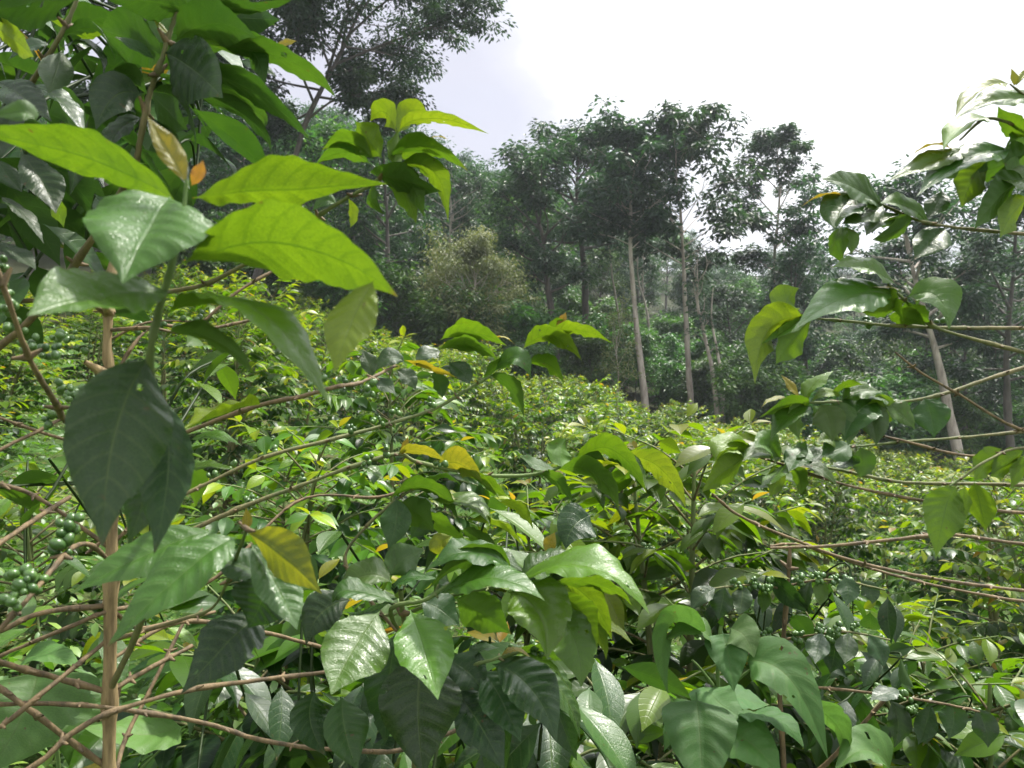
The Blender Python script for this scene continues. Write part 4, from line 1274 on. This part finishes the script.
leaves(r7, [(808, 446, 798, 458, 789, 472, .96, .93, 32, 28, 0.40), (781, 460, 768, 446, 755, 448, .96, .92, 37, 34, 0.60), (773, 464, 776, 480, 769, 497, .96, .95, 24, 150, 0.84), (782, 460, 800, 452, 806, 440, .96, .95, 32, 60, 0.30), (800, 464, 812, 456, 830, 452, .96, .95, 29, 50, 0.30)], corr=.09)
leaves(r7, [(782, 460, 762, 452, 742, 462, .96, .92, 34, 48, .5), (786, 462, 776, 476, 760, 486, .96, .93, 30, 60, .55), (790, 463, 800, 478, 800, 496, .96, .95, 26, 130, .7), (800, 465, 820, 470, 838, 486, .96, .95, 26, 60, .4)])
r8 = twig(p3, 'branch', [(1128, 520, 1.05), (1060, 515, 1.02), (1000, 511, 1.0), (930, 502, .98), (850, 486, .97), (790, 467, .96), (772, 461, .96), (752, 455, .96)], 5, 3, knots=7)
leaves(r8, [(753, 456, 728, 468, 702, 492, .96, .92, 51, 130, .80), (754, 454, 728, 446, 716, 464, .96, .93, 41, 42, 0.70), (752, 452, 740, 442, 722, 446, .96, .95, 29, 90, 0.80)])
r9 = twig(p3, 'branch', [(1128, 550, 1.06), (1060, 548, 1.04), (1000, 541, 1.02), (950, 535, 1.0), (890, 540, .99), (830, 546, .99), (770, 548, .99)], 5.5, 4, knots=6)
r10 = twig(p3, 'branch', [(1128, 600, 1.08), (1060, 594, 1.08), (1000, 588, 1.08), (930, 578, 1.08), (850, 560, 1.08), (790, 538, 1.08), (740, 516, 1.08), (712, 494, 1.08)], 6, 3.5, knots=8)
r11 = twig(p3, 'branch', [(1130, 620, 1.1), (1060, 606, 1.12), (1000, 598, 1.14), (920, 582, 1.16), (860, 565, 1.18), (800, 545, 1.2), (770, 546, 1.2)], 5, 3, knots=7)
r12 = twig(p3, 'branch', [(1128, 450, 1.05), (1060, 442, 1.0), (1010, 425, .97), (960, 395, .95), (920, 372, .94), (895, 352, .94)], 5, 2.5, knots=4)
r13 = twig(p3, 'branch', [(1128, 470, 1.05), (1070, 455, 1.0), (1020, 448, .97), (985, 462, .95), (962, 478, .95), (950, 486, .95)], 5, 3, green=(0, .8), knots=3)
leaves(r13, [(956, 486, 945, 512, 936, 558, .95, .94, 51, 150, 0.70), (965, 486, 962, 506, 958, 532, .95, .95, 24, 145, .78), (974, 482, 980, 505, 986, 532, .95, .95, 34, 150, .8), (1002, 448, 986, 464, 974, 482, .97, .96, 37, 130, 0.80), (1024, 450, 1006, 464, 989, 477, .98, .97, 37, 130, 0.76), (1030, 455, 1020, 470, 1010, 490, .98, .98, 32, 120, 0.70)])

# ---- plant 4: glossy whorls at the bottom in the middle
p4 = thing('coffee_plant', 'coffee plant with big glossy green drooping leaves at the bottom middle of the photo', 'coffee plant', base_at(420, 1.12))
twig(p4, 'stem', [(420, 1400, 1.12), (424, 1000, 1.1), (418, 820, 1.08), (412, 720, 1.05), (406, 640, 1.0), (400, 590, .98)], 14, 6, green=(0, .7), knots=6)
d1 = twig(p4, 'branch', [(406, 640, 1.0), (392, 618, .92), (395, 606, .88), (425, 600, .86), (440, 590, .86), (452, 583, .86)], 6, 5, green=(.6, 1), knots=2)
leaves(d1, [
    (380, 611, 353, 650, 331, 695, .86, .76, 76, 10, .42, 10), (410, 610, 424, 650, 438, 700, .85, .75, 68, 12, .62, 16, 20), (436, 596, 492, 578, 545, 601, .85, .80, 64, 62, .52, 18), (400, 605, 350, 590, 333, 604, .88, .88, 44, 60, .4),
    (392, 583, 366, 575, 334, 595, .92, .92, 48, 44, .40), (388, 577, 402, 560, 425, 549, .95, .97, 44, 24, .38), (455, 598, 482, 614, 511, 634, .88, .88, 58, 140, .58), (420, 600, 440, 610, 460, 626, .9, .9, 46, 30, .08), (400, 596, 370, 612, 345, 612, .92, .94, 40, 80, .3), (392, 590, 410, 578, 440, 580, .93, .93, 34, 70, .3), (352, 600, 322, 612, 306, 645, .95, .92, 50, 24, .02),
    (425, 655, 418, 702, 424, 780, .95, .90, 92, 2, .08, 8), (342, 696, 345, 730, 358, 772, .95, .92, 52, 10, .24), (316, 690, 310, 720, 326, 756, .98, .96, 46, 20, .06), (455, 690, 478, 722, 505, 772, .98, .95, 62, 24, .02), (395, 640, 388, 690, 385, 745, 1.0, .98, 56, 20, .05),
], corr=.04)
d2 = twig(p4, 'branch', [(404, 615, .99), (450, 596, .95), (490, 588, .90), (513, 582, .88), (530, 578, .88)], 6, 5, green=(.7, 1), knots=3)
leaves(d2, [
    (516, 575, 472, 552, 425, 572, .88, .84, 62, 64, .28, 14), (514, 572, 475, 556, 428, 590, .90, .86, 50, 118, .48), (513, 584, 588, 566, 650, 615, .88, .80, 74, 64, .60, 20), (508, 592, 538, 612, 547, 660, .88, .80, 84, 20, .62, 30), (548, 604, 574, 640, 581, 688, .89, .84, 56, 14, .6),
    (560, 590, 584, 618, 597, 647, .90, .86, 54, 124, .8), (548, 598, 566, 622, 590, 640, .92, .9, 50, 60, .45), (520, 578, 545, 560, 580, 556, .92, .94, 46, 60, .25), (525, 574, 500, 560, 468, 560, .94, .95, 44, 70, .2), (560, 580, 590, 600, 612, 640, .95, .93, 46, 128, .82), (545, 585, 600, 585, 632, 606, .92, .90, 40, 110, .72), (590, 616, 612, 628, 634, 645, 1.0, .98, 30, 70, .86), (585, 610, 600, 635, 606, 660, 1.0, .98, 28, 120, .9),
], corr=.04)
d3 = twig(p4, 'branch', [(412, 720, 1.05), (440, 690, 1.0), (468, 668, .98), (492, 660, .97), (520, 652, .98)], 6, 4, green=(.3, 1), knots=3)
leaves(d3, [
    (492, 664, 530, 688, 557, 742, .97, .90, 62, 26, .12, 14), (482, 668, 502, 702, 521, 742, .98, .93, 54, 24, .14), (446, 660, 468, 672, 484, 694, .98, .96, 50, 22, .10), (505, 660, 540, 662, 570, 690, 1.0, .98, 44, 80, .5), (515, 655, 545, 652, 575, 668, 1.02, 1.0, 36, 110, .55), (500, 658, 515, 650, 533, 660, .97, .97, 16, 70, 1.5),
    (470, 660, 478, 650, 500, 648, 1.0, 1.0, 34, 70, .25), (485, 664, 478, 700, 470, 735, 1.02, 1.0, 44, 30, .06), (520, 660, 560, 690, 580, 740, 1.04, 1.02, 50, 60, .2),
], corr=.09)
berries(d3, [(508, 652, 1.0), (536, 648, 1.02)], 5, 1.0, n=(4, 7), seed=31)
d4 = twig(p4, 'branch', [(405, 640, 1.0), (370, 600, 1.02), (345, 560, 1.04), (365, 528, 1.05), (396, 500, 1.06), (412, 490, 1.06)], 6, 3, green=(0, .6), knots=4)
leaves(d4, [
    (388, 500, 430, 488, 461, 527, 1.06, 1.02, 46, 114, .58), (400, 502, 418, 514, 434, 532, 1.06, 1.04, 46, 132, .46), (428, 500, 470, 504, 490, 527, 1.05, 1.0, 48, 66, .5), (464, 520, 500, 528, 527, 552, 1.04, 1.0, 44, 92, .84, 36), (498, 502, 520, 510, 533, 529, 1.08, 1.05, 28, 120, .82), (396, 498, 396, 522, 388, 550, 1.05, 1.02, 36, 10, .28),
    (440, 488, 455, 496, 470, 500, 1.06, 1.04, 24, 70, 1.2), (460, 530, 480, 540, 503, 556, 1.04, 1.02, 36, 120, .45), (452, 536, 440, 545, 446, 556, 1.04, 1.04, 30, 30, 1.12), (470, 545, 462, 556, 476, 566, 1.05, 1.05, 30, 50, .36), (546, 553, 550, 543, 555, 532, 1.0, 1.0, 17, 20, 1.6), (560, 556, 572, 560, 586, 567, 1.0, 1.0, 14, 60, 1.6), (412, 492, 440, 478, 462, 486, 1.08, 1.08, 34, 100, .4),
    (420, 515, 440, 525, 470, 545, 1.1, 1.08, 40, 118, .6), (410, 540, 425, 520, 440, 516, 1.1, 1.1, 34, 30, .3),
])
leaves(d4, [(594, 514, 574, 526, 566, 549, 1.2, 1.16, 50, 14, .06, 6)], prof=HEART)
scatter_leaves(p4, 46, (190, 610, 420, 790), (1.05, 1.45), .06, 6401, L=.15, droop=.7)
scatter_leaves(p4, 40, (400, 600, 640, 790), (1.08, 1.5), .10, 6402, L=.15, droop=.7)
scatter_leaves(p4, 26, (330, 500, 620, 610), (1.15, 1.6), .38, 6403, L=.13, droop=.4)

# ---- plant 5: the weed with heart shaped leaves
p5 = thing('weed_plant', 'soft weed with green stem and broad heart shaped matt leaves at the bottom edge', 'plant', base_at(722, 1.12))
ws = twig(p5, 'stem', [(722, 1350, 1.12), (724, 900, 1.12), (720, 768, 1.12), (718, 700, 1.12), (718, 655, 1.12), (721, 626, 1.12)], 8, 5, green=(1, 1))
W5 = dict(mat=M_WEED, prof=HEART, corr=.045, wave=.06, veins=7.0)
leaves(ws, [
    (722, 630, 728, 655, 734, 692, 1.12, 1.06, 52, 14, .2, 22), (728, 628, 744, 636, 754, 658, 1.12, 1.08, 48, 24, .2), (712, 640, 668, 626, 668, 694, 1.12, 1.05, 60, 116, .5, 10, 60), (716, 646, 694, 630, 662, 642, 1.13, 1.08, 46, 62, .18),
    (738, 664, 786, 676, 828, 760, 1.10, 1.0, 70, 30, .16, 24), (696, 692, 700, 740, 704, 800, 1.08, .98, 90, 12, .30, 22), (716, 728, 750, 742, 782, 780, 1.08, 1.0, 74, 34, .30), (704, 684, 718, 702, 750, 722, 1.12, 1.06, 62, 38, .42),
    (732, 722, 772, 716, 804, 748, 1.09, 1.02, 62, 72, .34, 8, -60), (800, 706, 836, 724, 843, 770, 1.10, 1.08, 54, 122, .45), (894, 778, 868, 750, 834, 772, 1.10, 1.04, 66, 46, .5), (722, 690, 745, 700, 770, 705, 1.16, 1.14, 50, 60, .15), (700, 700, 680, 720, 664, 752, 1.14, 1.1, 52, 50, .2),
], **W5)
w2 = twig(p5, 'branch', [(718, 700, 1.12), (738, 680, 1.11), (752, 668, 1.10)], 4, 3, green=(1, 1))
w3 = twig(p5, 'branch', [(717, 690, 1.12), (700, 668, 1.12), (692, 660, 1.12)], 4, 3, green=(1, 1))

# ---- plant 6: broad leaved weed in the lower left corner
p6 = thing('weed_plant', 'weed with very broad pale green leaves in the lower left corner behind brown twigs', 'plant', base_at(60, 1.35))
wl = twig(p6, 'stem', [(60, 1200, 1.35), (62, 900, 1.35), (58, 760, 1.33), (40, 668, 1.3)], 7, 4, green=(1, 1))
leaves(wl, [(38, 664, 24, 712, -14, 775, 1.28, 1.15, 140, 12, .62, 8), (190, 724, 140, 734, 80, 726, 1.3, 1.2, 78, 58, .60, 10), (60, 690, 75, 720, 70, 770, 1.4, 1.35, 90, 30, .5), (20, 660, 50, 655, 84, 670, 1.42, 1.4, 50, 60, .5)], mat=M_WEED, prof=HEART, corr=.05, wave=.06, veins=7.0)
twig(p6, 'branch', [(62, 860, 1.35), (120, 790, 1.35), (185, 726, 1.3)], 4, 3, green=(1, 1))

# ---- plant 7: fruiting plant at the right, oval dark leaves
p7 = thing('coffee_plant', 'fruiting coffee plant with oval dark leaves and rows of berries, beside the heart leaved weed', 'coffee plant', base_at(788, 1.75))
twig(p7, 'stem', [(790, 1180, 1.75), (792, 900, 1.75), (784, 768, 1.75), (780, 690, 1.75), (783, 640, 1.75), (788, 585, 1.75), (790, 545, 1.75)], 10, 5, knots=6)
f1 = twig(p7, 'branch', [(787, 590, 1.75), (760, 585, 1.72), (735, 586, 1.7), (700, 590, 1.68)], 4, 2.5, green=(0, .5))
f2 = twig(p7, 'branch', [(787, 586, 1.75), (820, 580, 1.7), (850, 582, 1.68), (885, 590, 1.66)], 4, 2.5, green=(0, .5))
f3 = twig(p7, 'branch', [(783, 640, 1.75), (820, 634, 1.68), (850, 632, 1.66), (890, 640, 1.64)], 4, 2.5, green=(0, .5))
f4 = twig(p7, 'branch', [(783, 640, 1.75), (758, 636, 1.7), (730, 640, 1.68)], 4, 2.5, green=(0, .5))
f5 = twig(p7, 'branch', [(781, 690, 1.75), (820, 688, 1.65), (880, 694, 1.6), (945, 704, 1.55), (980, 712, 1.5)], 4.5, 3, knots=5)
f6 = twig(p7, 'branch', [(786, 800, 1.75), (830, 760, 1.7), (862, 725, 1.66), (885, 700, 1.64)], 8, 5, knots=3)
berries(f1, [(770, 584, 1.72), (752, 583, 1.71), (735, 584, 1.7), (765, 590, 1.7)], 3.6, 1.7, seed=41, n=(7, 11))
berries(f2, [(800, 580, 1.72), (818, 578, 1.7), (835, 578, 1.69), (850, 580, 1.68)], 3.6, 1.7, seed=42, n=(7, 11))
berries(f3, [(800, 636, 1.7), (820, 630, 1.68), (838, 628, 1.66), (855, 630, 1.66), (830, 636, 1.66)], 3.8, 1.7, seed=43, n=(7, 11))
berries(f4, [(765, 634, 1.7), (748, 636, 1.7)], 3.6, 1.7, seed=44, n=(7, 11))
berries(f5, [(905, 698, 1.58), (915, 712, 1.58), (922, 725, 1.58), (880, 690, 1.6)], 3.8, 1.6, seed=45, n=(8, 12))
leaves(f3, [(822, 632, 818, 648, 815, 664, 1.66, 1.6, 26, 4, .16, 8), (848, 632, 847, 648, 845, 664, 1.65, 1.6, 24, -6, .12, 8), (836, 634, 834, 655, 830, 674, 1.68, 1.66, 28, 20, .04), (868, 634, 878, 650, 884, 668, 1.64, 1.6, 24, 20, .1), (800, 640, 796, 655, 794, 672, 1.7, 1.68, 20, 60, .2)])
leaves(f2, [(844, 576, 848, 590, 846, 606, 1.68, 1.64, 24, 2, .10, 8), (822, 578, 822, 592, 820, 606, 1.7, 1.68, 20, 150, .5), (860, 580, 870, 592, 872, 604, 1.68, 1.66, 22, 20, .05), (812, 580, 806, 596, 808, 612, 1.7, 1.68, 20, 40, .05)])
leaves(f1, [(742, 584, 742, 600, 738, 616, 1.7, 1.66, 24, 6, .06), (725, 586, 722, 604, 718, 620, 1.68, 1.66, 26, 12, .03), (760, 586, 764, 600, 762, 614, 1.72, 1.7, 20, 140, .55), (716, 588, 702, 596, 690, 612, 1.68, 1.66, 24, 30, .08)])
leaves(f5, [(900, 690, 885, 694, 870, 700, 1.58, 1.56, 24, 40, .02), (950, 700, 954, 718, 948, 740, 1.55, 1.52, 30, 12, .25), (930, 704, 926, 725, 918, 745, 1.56, 1.54, 28, 30, .04), (890, 700, 898, 722, 894, 748, 1.6, 1.58, 30, 30, .02), (975, 708, 985, 726, 988, 748, 1.52, 1.5, 30, 20, .05)])
scatter_leaves(p7, 30, (700, 560, 900, 700), (1.75, 2.1), .12, 6701, L=.13, droop=.8)
scatter_leaves(p7, 22, (800, 640, 980, 780), (1.7, 2.0), .10, 6702, L=.13, droop=.8)

# ------------------------------------------------------------------ render settings
SC.render.engine = 'CYCLES'
cy = SC.cycles
cy.use_denoising = True
cy.max_bounces = 8
cy.diffuse_bounces = 4
cy.glossy_bounces = 3
cy.transmission_bounces = 4
cy.volume_bounces = 1
cy.caustics_reflective = False
cy.caustics_refractive = False
cy.use_adaptive_sampling = True
cy.adaptive_threshold = 0.02
SC.view_settings.view_transform = 'Standard'
SC.view_settings.look = 'None'
SC.view_settings.gamma = 1
SC.view_settings.use_curve_mapping = False
SC.view_settings.exposure = EXPOSURE
